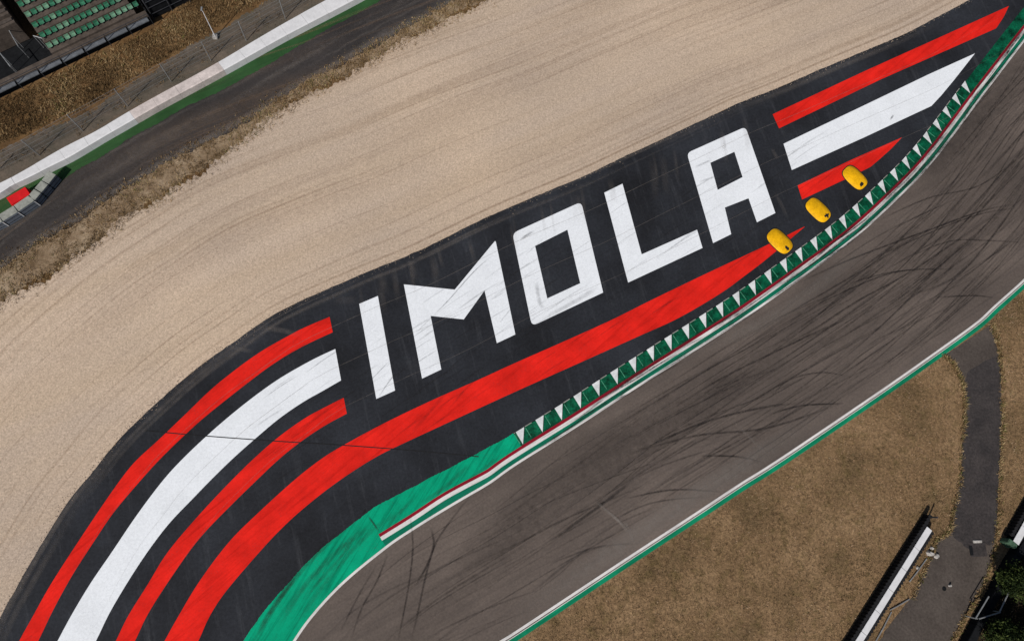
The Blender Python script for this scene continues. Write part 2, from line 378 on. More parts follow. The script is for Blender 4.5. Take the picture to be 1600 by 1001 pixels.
road_w, verge_w = wob(road_lo, 0.30), wob(verge_lo, 0.45)
struct(sheet('service_road', MT['service'], [wall_lo + road_w[::-1]], 0.008, world=True))
struct(sheet('grass_verge', MT['verge'], [road_w + verge_w[::-1]], 0.012, world=True))
far = [P(x, y) for x, y in ((1900, -260), (1400, -330), (1240, -300))]
struct(sheet('gravel_trap', MT['gravel'], [wob(verge_lo, 0.5) + [P(1500, -200)] + [P(1760, -140)] + run_up[::-1] + [P(-200, 1500), P(-500, 1300), P(-420, 900)]], 0.016, world=True))
run = struct(sheet('runoff_area', MT['runoff'], [wob(run_up, 0.05, 2) + offset(line, 0.0)[::-1]], 0.030, world=True))
track = struct(sheet('race_track', MT['track'], [line + inner[::-1]], 0.028, world=True))

# green strip in front of the pale wall
struct(band('painted_strip', MT['strip'], resample(wall_lo, 400), wob(resample(strip_lo, 400), 0.10)[:400], 0.020))

# access road and grass inside the bend
FIELD = [(560, 1140), (640, 1500), (1300, 1500), (2300, 1300), (2300, 300), (1900, 100)]
in_off = offset(inner, -0.66)
struct(sheet('grass_field', MT['field'], [in_off + [P(x, y) for x, y in ((2100, 60), (2300, 700), (2100, 1500), (1200, 1600), (500, 1300))]], 0.006, world=True))
ACC = [(1474, 556), (1488, 566), (1497, 582), (1506, 604), (1508, 640), (1504, 675), (1500, 750), (1488, 800), (1484, 832), (1462, 842), (1450, 880), (1425, 932), (1390, 975), (1374, 1001), (1340, 1060), (1250, 1200), (1390, 1260), (1430, 1120), (1487, 1001), (1507, 962), (1537, 912), (1552, 862), (1558, 820), (1561, 750), (1564, 680), (1565, 600), (1561, 560), (1555, 525), (1549, 505)]
acc = [P(x, y) for x, y in ACC]; acc = catmull(acc, 4)
acc = [p + Vector((random.uniform(-.08, .08), random.uniform(-.08, .08), 0)) for p in acc]
acc_o = struct(sheet('access_road', MT['access_old'], [acc], 0.014, world=True))
NEW = [(1510, 584), (1516, 577), (1535, 567), (1557, 556), (1562, 575), (1564, 640), (1563, 700), (1560, 760), (1557, 810), (1551, 850), (1530, 846), (1519, 858), (1502, 848), (1489, 835), (1491, 800), (1500, 760), (1504, 700), (1508, 640), (1507, 606)]
nw = catmull([P(x, y) for x, y in NEW], 4); nw = [p + Vector((random.uniform(-.06, .06), random.uniform(-.06, .06), 0)) for p in nw]
sheet('asphalt_patch', MT['access'], [nw], 0.020, acc_o, True)

# inner edge: white line, thin gap, pale line, green band
def bline(name, mat, pl, d0, d1, z, parent, n=260, label=None):
    r = resample(pl, n); o = band(name, mat, offset(r, d0), offset(r, d1), z, parent)
    return tag(o, label)
bline('edge_line', MT['line'], inner, -0.02, -0.25, 0.038, track, label='white edge line along the inside of the bend')
bline('edge_line', MT['track'], inner, -0.25, -0.36, 0.036, track)
bline('edge_line', MT['line'], inner, -0.345, -0.40, 0.040, track)
bline('green_band', MT['dull_green'], inner, -0.40, -0.80, 0.037, track, label='narrow green band beside the dry grass')

# outer edge: white line, then green / white / red stripes
bline('edge_line', MT['line'], line, -0.11, 0.11, 0.046, track, 400, 'white edge line below the kerb')
SL = arclen(line)
s_start = nearest(line, SL, P(604, 855)); 
st_pts = [P(597, 844), P(650, 810), P(700, 777)]
def sub(pl, S, s0, s1, n): return [at(pl, S, s0 + (s1 - s0) * i / (n - 1))[0] for i in range(n)]
s_m = nearest(line, SL, P(770, 751))
tail = offset(sub(line, SL, s_m, SL[-1] - 0.01, 260), 0.50)
gw = smooth(catmull([P(597, 844), P(650, 811), P(700, 778)] + [tail[0], tail[3]], 8), 3)[:-8] + tail      # green/white boundary
gw = resample(gw, 320)
mid = sub(line, SL, nearest(line, SL, gw[0]), SL[-1] - 0.01, 320)
band('painted_line', MT['dkgreen'], [p for p in offset(mid, 0.11)], gw, 0.040, track)
band('painted_line', MT['line'], gw, offset(gw, 0.36), 0.042, track)
band('painted_line', MT['dkred'], offset(gw, 0.36), offset(gw, 0.64), 0.041, track)

# green painted area at the corner entry and exit
GR_UP = [(300, 1180), (345, 1070), (380, 1001), (400, 973), (415, 950), (450, 911), (485, 873), (525, 838), (570, 803), (587, 791), (650, 758), (667, 748), (737, 713), (800, 678), (812, 672)]
gu = path(GR_UP, 0, 6, 2)
s_k = nearest(line, SL, P(819, 714))
low = [p for p in sub(line, SL, nearest(line, SL, P(330, 1240)), s_k, 120)]
tag(sheet('green_paint', MT['green'], [wob(gu, 0.05, 2) + offset(low, 0.10)[::-1]], 0.036, run, True), 'broad green painted apron at the foot of the runoff')
KOFF, KW = 1.16, 1.32
kl = offset(resample(line, 900), KOFF); SK = arclen(kl)
k0 = nearest(kl, SK, P(815, 690)); k1 = nearest(kl, SK, P(1518, 148)); NB = 30; pitch = (k1 - k0) / NB
ex = sub(kl, SK, k1 + pitch * 0.4, SK[-1] - 0.01, 60)
tag(band('green_paint', MT['kerb'], offset(ex, -0.02), offset(ex, 1.25), 0.037, run), 'dark green painted strip beyond the last kerb tooth')

# ------------------------------------------------------------------ lettering and stripes painted on the runoff
def ribbon_px(a, b, end_a=None, n=120):
    pa, pb = path(a, 0, 6, 2), path(b, 0, 6, 2)
    return resample(pa, n) + resample(pb, n)[::-1]
def paint(name, mat, loops, z, label):
    return tag(sheet(name, mat, loops, z, run, True), label)
R1a = [(-35, 1130), (0, 1060), (30, 1001), (50, 965), (75, 920), (100, 880), (125, 842), (155, 797), (187, 751), (212, 720), (250, 685), (295, 642), (337, 602), (400, 554), (450, 525), (475, 512), (515, 495)]
R1b = [(-5, 1130), (30, 1058), (60, 1001), (82, 955), (112, 900), (150, 841), (180, 797), (220, 750), (250, 717), (287, 681), (325, 647), (400, 588), (437, 562), (475, 540), (520, 519)]
Wa = [(30, 1120), (62, 1055), (90, 1001), (112, 960), (142, 910), (175, 862), (212, 807), (254, 751), (287, 715), (325, 679), (362, 647), (400, 617), (437, 591), (475, 569), (500, 556), (524, 545)]
Wb = [(88, 1120), (118, 1060), (150, 1001), (175, 950), (220, 877), (262, 820), (300, 780), (330, 749), (365, 715), (400, 684), (437, 653), (475, 627), (500, 613), (533, 594)]
R2a = [(118, 1120), (150, 1060), (181, 1001), (200, 962), (232, 911), (262, 862), (312, 803), (362, 750), (400, 713), (437, 681), (475, 654), (500, 640), (537, 621)]
R2b = [(150, 1120), (180, 1060), (211, 1001), (232, 957), (270, 898), (312, 840), (362, 788), (400, 751), (437, 716), (475, 686), (512, 662), (542, 646)]
R3a = [(190, 1130), (222, 1065), (257, 1001), (280, 960), (312, 907), (357, 847), (400, 804), (457, 752), (500, 718), (537, 695), (600, 661), (675, 625), (750, 592), (800, 569), (875, 536), (955, 500), (1015, 470), (1100, 429), (1162, 400), (1200, 382), (1257, 354)]
R3b = [(245, 1130), (275, 1065), (310, 1001), (325, 967), (350, 927), (400, 868), (437, 828), (475, 793), (525, 754), (575, 721), (612, 701), (700, 660), (800, 614), (925, 558), (1005, 522), (1060, 497), (1125, 459), (1162, 432), (1200, 403), (1257, 354.5)]
paint('painted_stripe', MT['red'], [ribbon_px(R1a, R1b)], 0.037, 'thin red curved stripe nearest the gravel')
paint('painted_stripe', MT['white'], [ribbon_px(Wa, Wb)], 0.037, 'broad white curved stripe left of the lettering')
paint('painted_stripe', MT['red'], [ribbon_px(R2a, R2b)], 0.037, 'short red curved stripe below the white one')
paint('painted_stripe', MT['red'], [ribbon_px(R3a, R3b, n=200)], 0.037, 'long red stripe running under the lettering')
def pp(l): return [P(x, y) for x, y in l]
paint('painted_stripe', MT['red'], [pp([(1207, 179), (1350, 112), (1450, 67), (1576, 10), (1568, 27), (1556, 45), (1375, 125), (1217, 201)])], 0.037, 'red stripe along the top edge beyond the lettering')
paint('painted_stripe', MT['white'], [pp([(1224, 225), (1350, 165), (1450, 117), (1523, 84), (1490, 126), (1470, 150), (1455, 166), (1350, 215), (1237, 266)])], 0.037, 'white pointed bar beyond the lettering')
paint('painted_stripe', MT['red'], [pp([(1246, 290), (1330, 250), (1409, 215), (1392, 233), (1373, 250), (1360, 261), (1340, 271), (1317, 282), (1253, 312)])], 0.037, 'short red stripe running under the yellow humps')
def arc_corner(pts, idx, r):
    """round the corners named in idx, in metres"""
    q = []
    for i, p in enumerate(pts):
        if i in idx:
            a, b = pts[i - 1], pts[(i + 1) % len(pts)]
            u, v = (a - p).normalized() * r, (b - p).normalized() * r
            q += [(p + u) * (1 - t) ** 2 + p * 2 * t * (1 - t) + (p + v) * t * t for t in (0, .25, .5, .75, 1)]
        else: q.append(p)
    return q
L_I = pp([(561.3, 474.7), (590.5, 462.3), (617.3, 609.8), (588, 623)])
L_M = pp([(631, 444.3), (710.5, 452.5), (773, 377), (774.5, 377.3), (791, 455), (805.2, 522.5), (776.3, 536), (757, 454), (724.5, 499), (672.8, 493.5), (689.5, 577), (659.5, 591.3)])
L_O = arc_corner(pp([(800.5, 364.5), (908, 315.5), (942.3, 457), (831, 509.5)]), (0, 1, 3), 0.6)
O_H = pp([(836, 384.5), (886.5, 359), (906.5, 442.5), (855, 466.3)])
L_L = pp([(944, 301.3), (972.5, 287.3), (1002.5, 397.5), (1089, 359), (1097.5, 387.5), (981.3, 441.5)])
L_A = arc_corner(pp([(1073, 239.5), (1164.5, 198.5), (1211.3, 333), (1182.5, 347.5), (1169.3, 310), (1132.3, 324.5), (1142.3, 366), (1114, 380)]), (0, 1), 0.55)
A_H = pp([(1109.7, 254.7), (1147.3, 237.5), (1160, 277), (1121.2, 297)])
for ch, loops in (('I', [L_I]), ('M', [L_M]), ('O', [L_O, O_H]), ('L', [L_L]), ('A', [L_A, A_H])):
    paint('painted_letter', MT['white'], loops, 0.0385, 'large white painted letter ' + ch)

# ------------------------------------------------------------------ rubber and dust on the asphalt
class Marks:
    def __init__(s): s.v = []; s.f = []; s.uv = []; s.c = []
    def add(s, pl, w, cover, z, fade=0.3):
        n = max(8, min(60, int(arclen(pl)[-1] / 0.6))); r = resample(pl, n)
        a, b = offset(r, w / 2), offset(r, -w / 2); base = len(s.v)
        for i in range(n):
            t = i / (n - 1); k = min(1, t / fade) * min(1, (1 - t) / fade) if fade > 0 else 1
            for p, v in ((a[i], 0.0), (r[i], 0.5), (b[i], 1.0)):
                s.v.append((p.x, p.y, z)); s.uv.append((t, v)); s.c.append(cover * k)
        for i in range(n - 1):
            for k in (0, 1):
                q = base + 3 * i + k; s.f.append((q, q + 1, q + 4, q + 3))
    def build(s, name, mat, parent, label=None):
        me = bpy.data.meshes.new(name); me.from_pydata(s.v, [], s.f); me.update()
        uv = me.uv_layers.new(name='UVMap'); li = np.zeros(len(me.loops), dtype=np.int32); me.loops.foreach_get('vertex_index', li)
        uv.data.foreach_set('uv', np.array(s.uv, dtype=np.float32)[li].ravel())
        at_ = me.attributes.new('cover', 'FLOAT', 'POINT'); at_.data.foreach_set('value', s.c)
        o = link(name, me, mat, parent); tag(o, label); o['kind'] = 'stuff'; return o
zz = [0.0520]
def nz():
    zz[0] += 0.00004; return zz[0]
def pth(pts): return catmull([P(x, y) for x, y in pts], 8)
mk = Marks()
# broad darker racing line
for pts, w, c in (([(610, 1060), (700, 940), (800, 830), (930, 720), (1060, 640), (1200, 560)], 5.0, .36),
                  ([(760, 960), (860, 850), (980, 740), (1100, 640), (1230, 540), (1400, 430)], 3.4, .2),
                  ([(1010, 640), (1150, 570), (1300, 460), (1450, 360), (1600, 260), (1700, 180)], 3.6, .15),
                  ([(1200, 600), (1330, 520), (1450, 430), (1560, 340), (1660, 250)], 2.6, .25),
                  ([(1380, 330), (1480, 230), (1560, 150), (1640, 60)], 4.5, .40)):
    mk.add(pth(pts), w, c, nz(), 0.35)
# single skid marks traced from the photo
for pts, w, c in (([(640, 800), (645, 850), (640, 905), (630, 960), (620, 1010)], .22, .7),
                  ([(738, 770), (705, 812), (680, 850), (665, 900), (652, 960), (640, 1010)], .24, .65),
                  ([(672, 822), (678, 850), (666, 885), (648, 915)], .26, .8),
                  ([(608, 858), (590, 905), (565, 950), (548, 1000)], .22, .6), ([(590, 880), (560, 930), (530, 990)], .22, .5),
                  ([(990, 750), (930, 795), (860, 845)], .34, .8), ([(970, 780), (1050, 765), (1130, 768)], .22, .8),
                  ([(950, 815), (1020, 785), (1110, 775)], .2, .55), ([(1120, 768), (1000, 752), (960, 790)], .2, .0),
                  ([(860, 880), (930, 855), (1000, 848)], .22, .5), ([(1090, 712), (1150, 713), (1195, 723)], .22, .85),
                  ([(980, 712), (1100, 660), (1200, 635), (1260, 630)], .28, .8), ([(990, 706), (1090, 680), (1200, 668), (1320, 628)], .26, .7),
                  ([(1200, 648), (1250, 634), (1320, 630)], .22, .9), ([(1200, 625), (1230, 595), (1280, 582), (1330, 588)], .2, .6),
                  ([(1040, 645), (1120, 595), (1210, 550), (1290, 512), (1330, 495)], .26, .7),
                  ([(1200, 552), (1270, 515), (1340, 470), (1430, 420), (1560, 330)], .26, .7),
                  ([(1240, 445), (1330, 405), (1450, 360), (1540, 328), (1600, 318)], .24, .85),
                  ([(1370, 402), (1450, 365), (1530, 335), (1590, 325)], .2, .7), ([(1310, 448), (1380, 428), (1440, 420)], .2, .6),
                  ([(1240, 495), (1310, 460), (1400, 425), (1500, 420)], .2, .7), ([(1460, 465), (1520, 462), (1560, 466)], .2, .8),
                  ([(1400, 410), (1480, 378), (1540, 376), (1610, 380)], .2, .6), ([(1410, 465), (1480, 440), (1530, 395), (1600, 300)], .3, .5),
                  ([(1360, 350), (1450, 310), (1530, 290), (1600, 240)], .22, .6), ([(1280, 430), (1370, 370), (1470, 320)], .22, .4),
                  ([(900, 860), (960, 820), (1030, 790)], .22, .35), ([(830, 925), (900, 870), (950, 850)], .25, .4)):
    if c: mk.add(pth(pts), w, c, nz(), 0.25)
# families of faint marks following the cars' line
for i in range(420):
    u = random.random(); s0 = random.uniform(SL[0] + 14, SL[-1] - 30); ln = random.uniform(10, 30)
    if random.random() < .5: s0 = random.uniform(nearest(line, SL, P(900, 666)), SL[-1] - 20)
    off0 = -random.uniform(1.2, 13.0); drift = random.uniform(-3.6, 1.6)
    pts = []
    for k in range(7):
        p, t = at(line, SL, s0 + ln * k / 6); q = p + Vector((-t.y, t.x, 0)) * (off0 + drift * (k / 6) ** 1.5)
        x, y = proj(q); pts.append(q)
    # stay on the track
    ok = all(min((q - r).length for r in inner[::6]) > 0.9 or False for q in pts)
    if not ok or any(((q - inner[min(range(0, len(inner), 6), key=lambda j: (q - inner[j]).length)]).dot(Vector((-1, 1, 0)))) < 0 for q in pts): continue
    mk.add(catmull(pts, 6), random.choice((.12, .16, .22)), random.uniform(.12, .5), nz(), .35)
mk.build('tyre_marks', MT['marks'], track, 'dark tyre marks sweeping along the track')
km = Marks()
for i in range(220):
    s_0 = random.uniform(s_k, SL[-1] - 12); l_ = random.uniform(1.5, 9); o_ = random.uniform(-.1, 1.1); d_ = random.uniform(-.5, .5)
    q = [at(line, SL, s_0 + l_ * k / 5) for k in range(6)]; km.add([p + Vector((-t.y, t.x, 0)) * (o_ + d_ * k / 5) for k, (p, t) in enumerate(q)], random.uniform(.08, .26), random.uniform(.2, .75), nz(), .3)
km.build('scuff_marks', MT['marks'], track)
dm = Marks()
for pts, w, c in (([(930, 782), (948, 798), (965, 812), (988, 838)], .35, .8), ([(1142, 655), (1160, 672), (1180, 692), (1205, 716)], .35, .35), ([(975, 812), (990, 840)], .4, .4),
                  ([(1055, 560), (1200, 500), (1300, 430), (1370, 370)], 1.6, .35), ([(780, 980), (900, 900), (1060, 790), (1300, 640)], 2.2, .55)):
    dm.add(pth(pts), w, c, nz(), .3)
dm.build('dust_marks', MT['dust'], track)
# marks over the painted runoff
rm = Marks()
for pts, w, c in (([(566, 607), (590, 583), (610, 562)], .13, .35), ([(592, 620), (605, 600), (622, 578)], .13, .4),
                  ([(676, 494), (700, 470), (740, 425), (768, 400)], .13, .55), ([(650, 520), (676, 494)], .1, .25),
                  ([(780, 505), (800, 480)], .16, .3), ([(845, 500), (900, 470), (935, 448)], .5, .28), ([(838, 440), (842, 470), (850, 485)], .5, .3),
                  ([(812, 376), (826, 366), (836, 361)], .3, .5), ([(1085, 262), (1112, 250)], .25, .35), ([(1092, 285), (1118, 276)], .25, .3),
                  ([(820, 400), (850, 372)], .12, .25), ([(690, 590), (720, 560), (750, 545)], .2, .25), ([(765, 470), (790, 455)], .12, .3),
                  ([(1390, 188), (1396, 180)], .25, .6), ([(700, 640), (735, 600), (760, 585)], .25, .3), ([(640, 680), (700, 610)], .4, .2),
                  ([(405, 990), (440, 930), (500, 860), (545, 820)], .5, .45), ([(430, 985), (480, 910), (540, 850), (590, 815)], .6, .4),
                  ([(455, 985), (520, 895), (580, 830), (640, 790)], .5, .3), ([(395, 1010), (420, 960), (470, 890)], .5, .5), ([(470, 940), (540, 860), (565, 812)], .4, .35),
                  ([(600, 830), (625, 800), (650, 775)], .4, .3), ([(650, 790), (690, 765), (740, 720)], .5, .35), ([(720, 760), (790, 705)], .4, .3),
                  ([(575, 806), (584, 818), (592, 830)], .18, .9), ([(566, 803), (572, 796)], .2, .7)):
    rm.add(pth(pts), w, c, nz(), .25)
for i in range(170):
    x = random.uniform(360, 1240); f = (x - 420) / 820; y = 650 - f * 345 + random.gauss(35, 55)
    l = random.uniform(30, 90); rm.add(pth([(x, y), (x + l * .5, y - l * .36), (x + l, y - l * .66)]), random.choice((.08, .12, .2)), random.uniform(.08, .36), nz(), .35)
rm.build('scuff_marks', MT['marks'], run, 'faint rubber scuffs across the paint')
dr = Marks()
for pts, w, c in (([(352, 540), (375, 545), (398, 550)], .45, .22), ([(405, 512), (440, 516), (470, 524)], .6, .25), ([(1205, 232), (1215, 250)], .5, .2), ([(520, 470), (560, 468)], .9, .10), ([(1210, 300), (1230, 340)], .5, .15)):
    dr.add(pth(pts), w, c, nz(), .3)
for i in range(26):
    x = random.uniform(540, 1180); y = 322 + (800 - x) * .43 + random.uniform(8, 26); dr.add(pth([(x, y), (x + 4, y + 20), (x + 9, y + random.uniform(35, 70))]), random.uniform(.3, .9), random.uniform(.08, .2), nz(), .4)
ru2 = resample(run_up, 200)
for o_, w_, c_ in ((-3.6, .08, .42), (-7.3, .08, .36), (-11.0, .08, .34)): dr.add(offset(ru2, o_)[20:176], w_, c_, nz(), .2)
for i in range(34):
    a_ = random.randint(0, 150); dr.add(offset(ru2, -random.uniform(.1, 1.1))[a_:a_ + random.randint(12, 40)], random.uniform(.15, .7), random.uniform(.06, .26), nz(), .4)
dr.build('dust_marks', MT['dust'], run)
gm = Marks()
ru = resample(run_up, 160)
for i in range(46):
    a_ = random.randint(0, 110); n_ = random.randint(30, 49); o_ = random.uniform(2.5, 26); gm.add(offset(ru, o_)[a_:a_ + n_], random.uniform(.3, 3.4), random.uniform(.04, .17), .0180 + i * .00008, .3)
gm.add(offset(ru, .8)[30:], .3, .5, .0225, .3); gm.add(offset(ru, 1.6)[90:], .7, .3, .0226, .4)
for i in range(170):
    a_ = random.randint(0, 120); n_ = random.randint(14, 39); o_ = random.uniform(1.0, 27); gm.add(offset(ru, o_)[a_:a_ + n_], random.uniform(.10, .3), random.uniform(.08, .26), .0227 + i * .00002, .3)
gm.build('rake_marks', MT['rake'], bpy.data.objects['gravel_trap'])
sm_ = Marks(); rr_ = resample(road_lo, 120); wl_ = resample(strip_lo, 120)
for i in range(40):
    f_ = random.random(); a_ = random.randint(0, 90); n_ = random.randint(12, 28); l_ = [p.lerp(q, min(.95, max(.05, f_ + random.uniform(-.05, .05)))) for p, q in zip(rr_, wl_)][a_:a_ + n_]
    if len(l_) > 4: sm_.add(l_, random.uniform(.15, .9), random.uniform(.06, .26), .0095 + i * .00004, .3)
sm_.add(offset(rr_, .35), .9, .55, .0115, .1)
sm_.build('dust_marks', MT['dust'], bpy.data.objects['service_road'])
J = pth([(226, 672), (300, 679), (420, 688), (520, 694), (640, 703), (748, 713)])
jo = offset(resample(J, 60), .045); jb = offset(resample(J, 60), -.045)
JM = [(0, 14), (14, 21), (21, 60)]
band('asphalt_joint', MT['rubber'], jo, jb, 0.0392, run)

# ------------------------------------------------------------------ serrated kerb
kb = empty('serrated_kerb'); tag(kb, 'green serrated kerb with a row of white triangular teeth beside the runoff lettering', 'kerb')
SA = 0.56 * pitch
def K(s, t, z):
    p, tn = at(kl, SK, s); q = p + Vector((-tn.y, tn.x, 0)) * t; return Vector((q.x, q.y, z))
for i in range(-1, NB + 1):
    s0 = k0 - SA + i * pitch; s1 = s0 + pitch; sa = s0 + SA
    hi, lo, inn, gz = 0.12, 0.055, 0.045, 0.031
    first, last = i == -1, i == NB
    if first: continue
    b = MB()
    sm = s0 + 0.36 * pitch
    if i == 0: s0 += SA - .25; sm = s0 + .12
    W_ = KW
    b.poly([K(s0, 0, inn), K(sm, 0, inn), K(sm, W_, 0.09), K(s0, W_, lo)]); b.poly([K(sm, 0, inn), K(sa, 0, inn), K(sa, W_ * .97, hi), K(sm, W_, 0.09)])
    b.poly([K(sa, 0, inn), K(s1, 0, inn), K(s1, W_, lo)])
    for p, q, zp, zq in ((s0, sm, lo, .09), (sm, sa, .09, hi), (sa, s1, hi, lo)):
        b.poly([K(p, W_, gz), K(p, W_, zp), K(q, W_, zq), K(q, W_, gz)])
    b.poly([K(s0, 0, gz), K(s1, 0, gz), K(s1, 0, inn), K(s0, 0, inn)])
    # joint highlight painted as a pale strip, then the concrete rim
    e = 0.004
    b.poly([K(s0, .2, inn + .004 + e), K(s0 + .07, .2, inn + .012 + e), K(s0 + .07, W_ * .9, lo + .012 + e), K(s0, W_ * .9, lo + e)], 1)
    b.poly([K(s0 + .05, W_ - .02, lo + .015 + e), K(sm, W_ - .02, .093 + e), K(sm, W_ + .07, .093 + e), K(s0 + .05, W_ + .07, lo + .015 + e)], 2)
    o = b.build('kerb_block', [MT['kerb'], MT['kerb_pale'], MT['concrete']], kb)
    if i < NB or True:
        w = MB(); e = 0.006
        w.poly([K(sa - .015, .02, inn + e), K(s1 - .04, W_ + .03, lo + e), K(sa - .015, W_ + .03, hi + e)])
        w.poly([K(sa - .015, W_ + .03, gz), K(sa - .015, W_ + .03, hi + e), K(s1 - .04, W_ + .03, lo + e), K(s1 - .04, W_ + .03, gz)])
        w.build('white_wedge', MT['kerb_white'], o)

# ------------------------------------------------------------------ yellow humps on the runoff
def hump(cx, cy, ang_px, label, seed):
    rr = random.Random(seed)
    c = P(cx, cy); c.z = 0.045
    a = P(cx + 20 * math.cos(ang_px), cy + 20 * math.sin(ang_px)) - P(cx, cy); a.z = 0; a.normalize(); n = Vector((-a.y, a.x, 0))
    root = empty('speed_hump'); root.location = (c.x, c.y, 0.038); tag(root, label, 'speed hump', 'yellow humps set across the runoff behind the kerb')
    Lh, Wh, Hh = 1.46, 1.0, 0.27
    b = MB(); NR, NA = 9, 56; rings = []
    for k in range(NR + 1):
        f = k / NR; rad = math.cos(f * math.pi / 2) ** 0.55 if k < NR else 0.0; zz_ = Hh * math.sin(f * math.pi / 2)
        zz_ = Hh * (1 - (rad) ** 3.2) if k < NR else Hh
        ring = []
        for j in range(NA):
            th = 2 * math.pi * j / NA; ex_ = 2 / 3.1
            x = Lh * math.copysign(abs(math.cos(th)) ** ex_, math.cos(th)); y = Wh * math.copysign(abs(math.sin(th)) ** ex_, math.sin(th))
            # straight flanks, rounded ends
            x_, y_ = x * (rad if True else 1), y * rad
            dz = -0.010 * (1 if abs(((x_ + 3) % 0.5) - .25) < .03 else 0) * (1 if k > 3 else 0)
            ring.append(Vector((x_, y_, zz_ + dz)))
        rings.append(ring)
    vs = [a * p.x + n * p.y + Vector((0, 0, p.z)) for r_ in rings[:-1] for p in r_]
    b.v = [tuple(v) for v in vs]; top = len(b.v); b.v.append((0, 0, Hh))
    for k in range(NR - 1):
        for j in range(NA):
            q = k * NA + j; r2 = k * NA + (j + 1) % NA; b.f.append((q, r2, r2 + NA, q + NA)); b.m.append(0)
    for j in range(NA): b.f.append(((NR - 1) * NA + j, (NR - 1) * NA + (j + 1) % NA, top)); b.m.append(0)
    o = b.build('hump_body', MT['yellow'], root, smooth_=True)
    # dark base flange
    b = MB(); q = [(Lh + .07) * Vector((1, 0, 0)) for _ in range(1)]
    lo_, hi_ = [], []
    for j in range(40):
        th = 2 * math.pi * j / 40; ex_ = 2 / 3.1
        x = (Lh + .06) * math.copysign(abs(math.cos(th)) ** ex_, math.cos(th)); y = (Wh + .06) * math.copysign(abs(math.sin(th)) ** ex_, math.sin(th))
        v = a * x + n * y; lo_.append(v + Vector((0, 0, -.004))); hi_.append(v + Vector((0, 0, .022)))
    b.hexa(lo_, hi_); b.build('base_flange', MT['rubber'], root)
    # worn rubber pad at the track end, follows the dome
    b = MB(); sd_ = rr.choice((-1, 1)); 
    pts = []
    for j in range(14):
        th = 2 * math.pi * j / 14; rx_, ry_ = rr.uniform(.10, .36), rr.uniform(.10, .38)
        pts.append((1.02 + rx_ * math.cos(th), .12 * sd_ + ry_ * math.sin(th)))
    def domez(x, y):
        rad = (abs(x / Lh) ** 3.1 + abs(y / Wh) ** 3.1) ** (1 / 3.1); return Hh * (1 - min(1, rad) ** 3.2)
    ctr = (1.02, .12 * sd_); NRr = 5
    grid = [[(ctr[0] + (px_ - ctr[0]) * (k + 1) / NRr, ctr[1] + (py_ - ctr[1]) * (k + 1) / NRr) for px_, py_ in pts] for k in range(NRr)]
    V3 = lambda x, y: tuple(a * x + n * y + Vector((0, 0, domez(x, y) + .010)))
    b.v.append(V3(*ctr)); 
    for ring in grid: b.v += [V3(*q_) for q_ in ring]
    for j in range(14): b.f.append((0, 1 + j, 1 + (j + 1) % 14)); b.m.append(0)
    for k in range(NRr - 1):
        for j in range(14):
            q_, w_ = 1 + k * 14 + j, 1 + k * 14 + (j + 1) % 14; b.f.append((q_, q_ + 14, w_ + 14, w_)); b.m.append(0)
    b.build('rubber_patch', MT['rubber'], root)
hump(1218, 377, math.radians(44), 'yellow hump on the tip of the long red stripe, nearest the letter A', 3)
hump(1278, 328.5, math.radians(44), 'yellow hump on bare black paint, middle of the three', 5)
hump(1335.5, 278, math.radians(44), 'yellow hump sitting on the short red stripe, nearest the white pointed bar', 8)

# ------------------------------------------------------------------ pale belted wall beside the service road
WALL_UP = [(-260, 400), (-120, 341), (0, 286), (25, 273), (50, 259), (100, 230), (150, 205), (200, 175), (250, 147), (300, 120), (350, 92), (400, 62), (450, 33), (510, 0), (570, -34), (690, -98), (830, -168)]
WZ = 0.95
f_lo = resample(wall_lo, 600); SF = arclen(f_lo)
w_up = smooth(catmull([P(x, y, WZ) for x, y in WALL_UP], 6), 4); SU = arclen(w_up)
wall = empty('tyre_wall'); tag(wall, 'long pale belted tyre wall along the far side of the service road', 'barrier')
def perp_pt(pl, S, p):
    s = nearest(pl, S, p); return at(pl, S, s)[0]
Ln = 2.45; nseg = int(SF[-1] / Ln)
sa_st, sb_st = nearest(f_lo, SF, P(186, 212)), nearest(f_lo, SF, P(352, 119))
s_a, s_b = nearest(f_lo, SF, P(-90, 350)), nearest(f_lo, SF, P(640, -38))
k = 0; s = s_a
while s < s_b:
    e0, e1 = s + .012, min(s + Ln, s_b)
    b = MB(); n = 5
    q = [at(f_lo, SF, e0 + (e1 - e0) * i / n)[0] for i in range(n + 1)]
    t = [perp_pt(w_up, SU, Vector((p.x, p.y, WZ))) for p in q]
    jit = random.uniform(-.015, .015)
    for i in range(n):
        A0, A1 = q[i], q[i + 1]; B0, B1 = t[i], t[i + 1]
        zf = WZ - .04
        b.poly([Vector((A0.x, A0.y, 0)), Vector((A1.x, A1.y, 0)), Vector((A1.x, A1.y, zf + jit)), Vector((A0.x, A0.y, zf + jit))])
        C0, C1 = A0.lerp(B0, .12), A1.lerp(B1, .12)
        b.poly([Vector((A0.x, A0.y, zf + jit)), Vector((A1.x, A1.y, zf + jit)), Vector((C1.x, C1.y, WZ + jit)), Vector((C0.x, C0.y, WZ + jit))])
        b.poly([Vector((C0.x, C0.y, WZ + jit)), Vector((C1.x, C1.y, WZ + jit)), Vector((B1.x, B1.y, WZ + jit)), Vector((B0.x, B0.y, WZ + jit))])
        b.poly([Vector((B0.x, B0.y, WZ + jit)), Vector((B1.x, B1.y, WZ + jit)), Vector((B1.x, B1.y, 0)), Vector((B0.x, B0.y, 0))])
    stained = sa_st < s < sb_st
    b.poly([Vector((q[0].x, q[0].y, 0)), Vector((q[0].x, q[0].y, WZ - .04)), Vector((t[0].x, t[0].y, WZ)), Vector((t[0].x, t[0].y, 0))])
    o = b.build('belt_section', MT['belt_stained' if stained else 'belt'], wall)
    if stained: tag(o, 'belt section with faded pinkish stains')
    s += Ln; k += 1

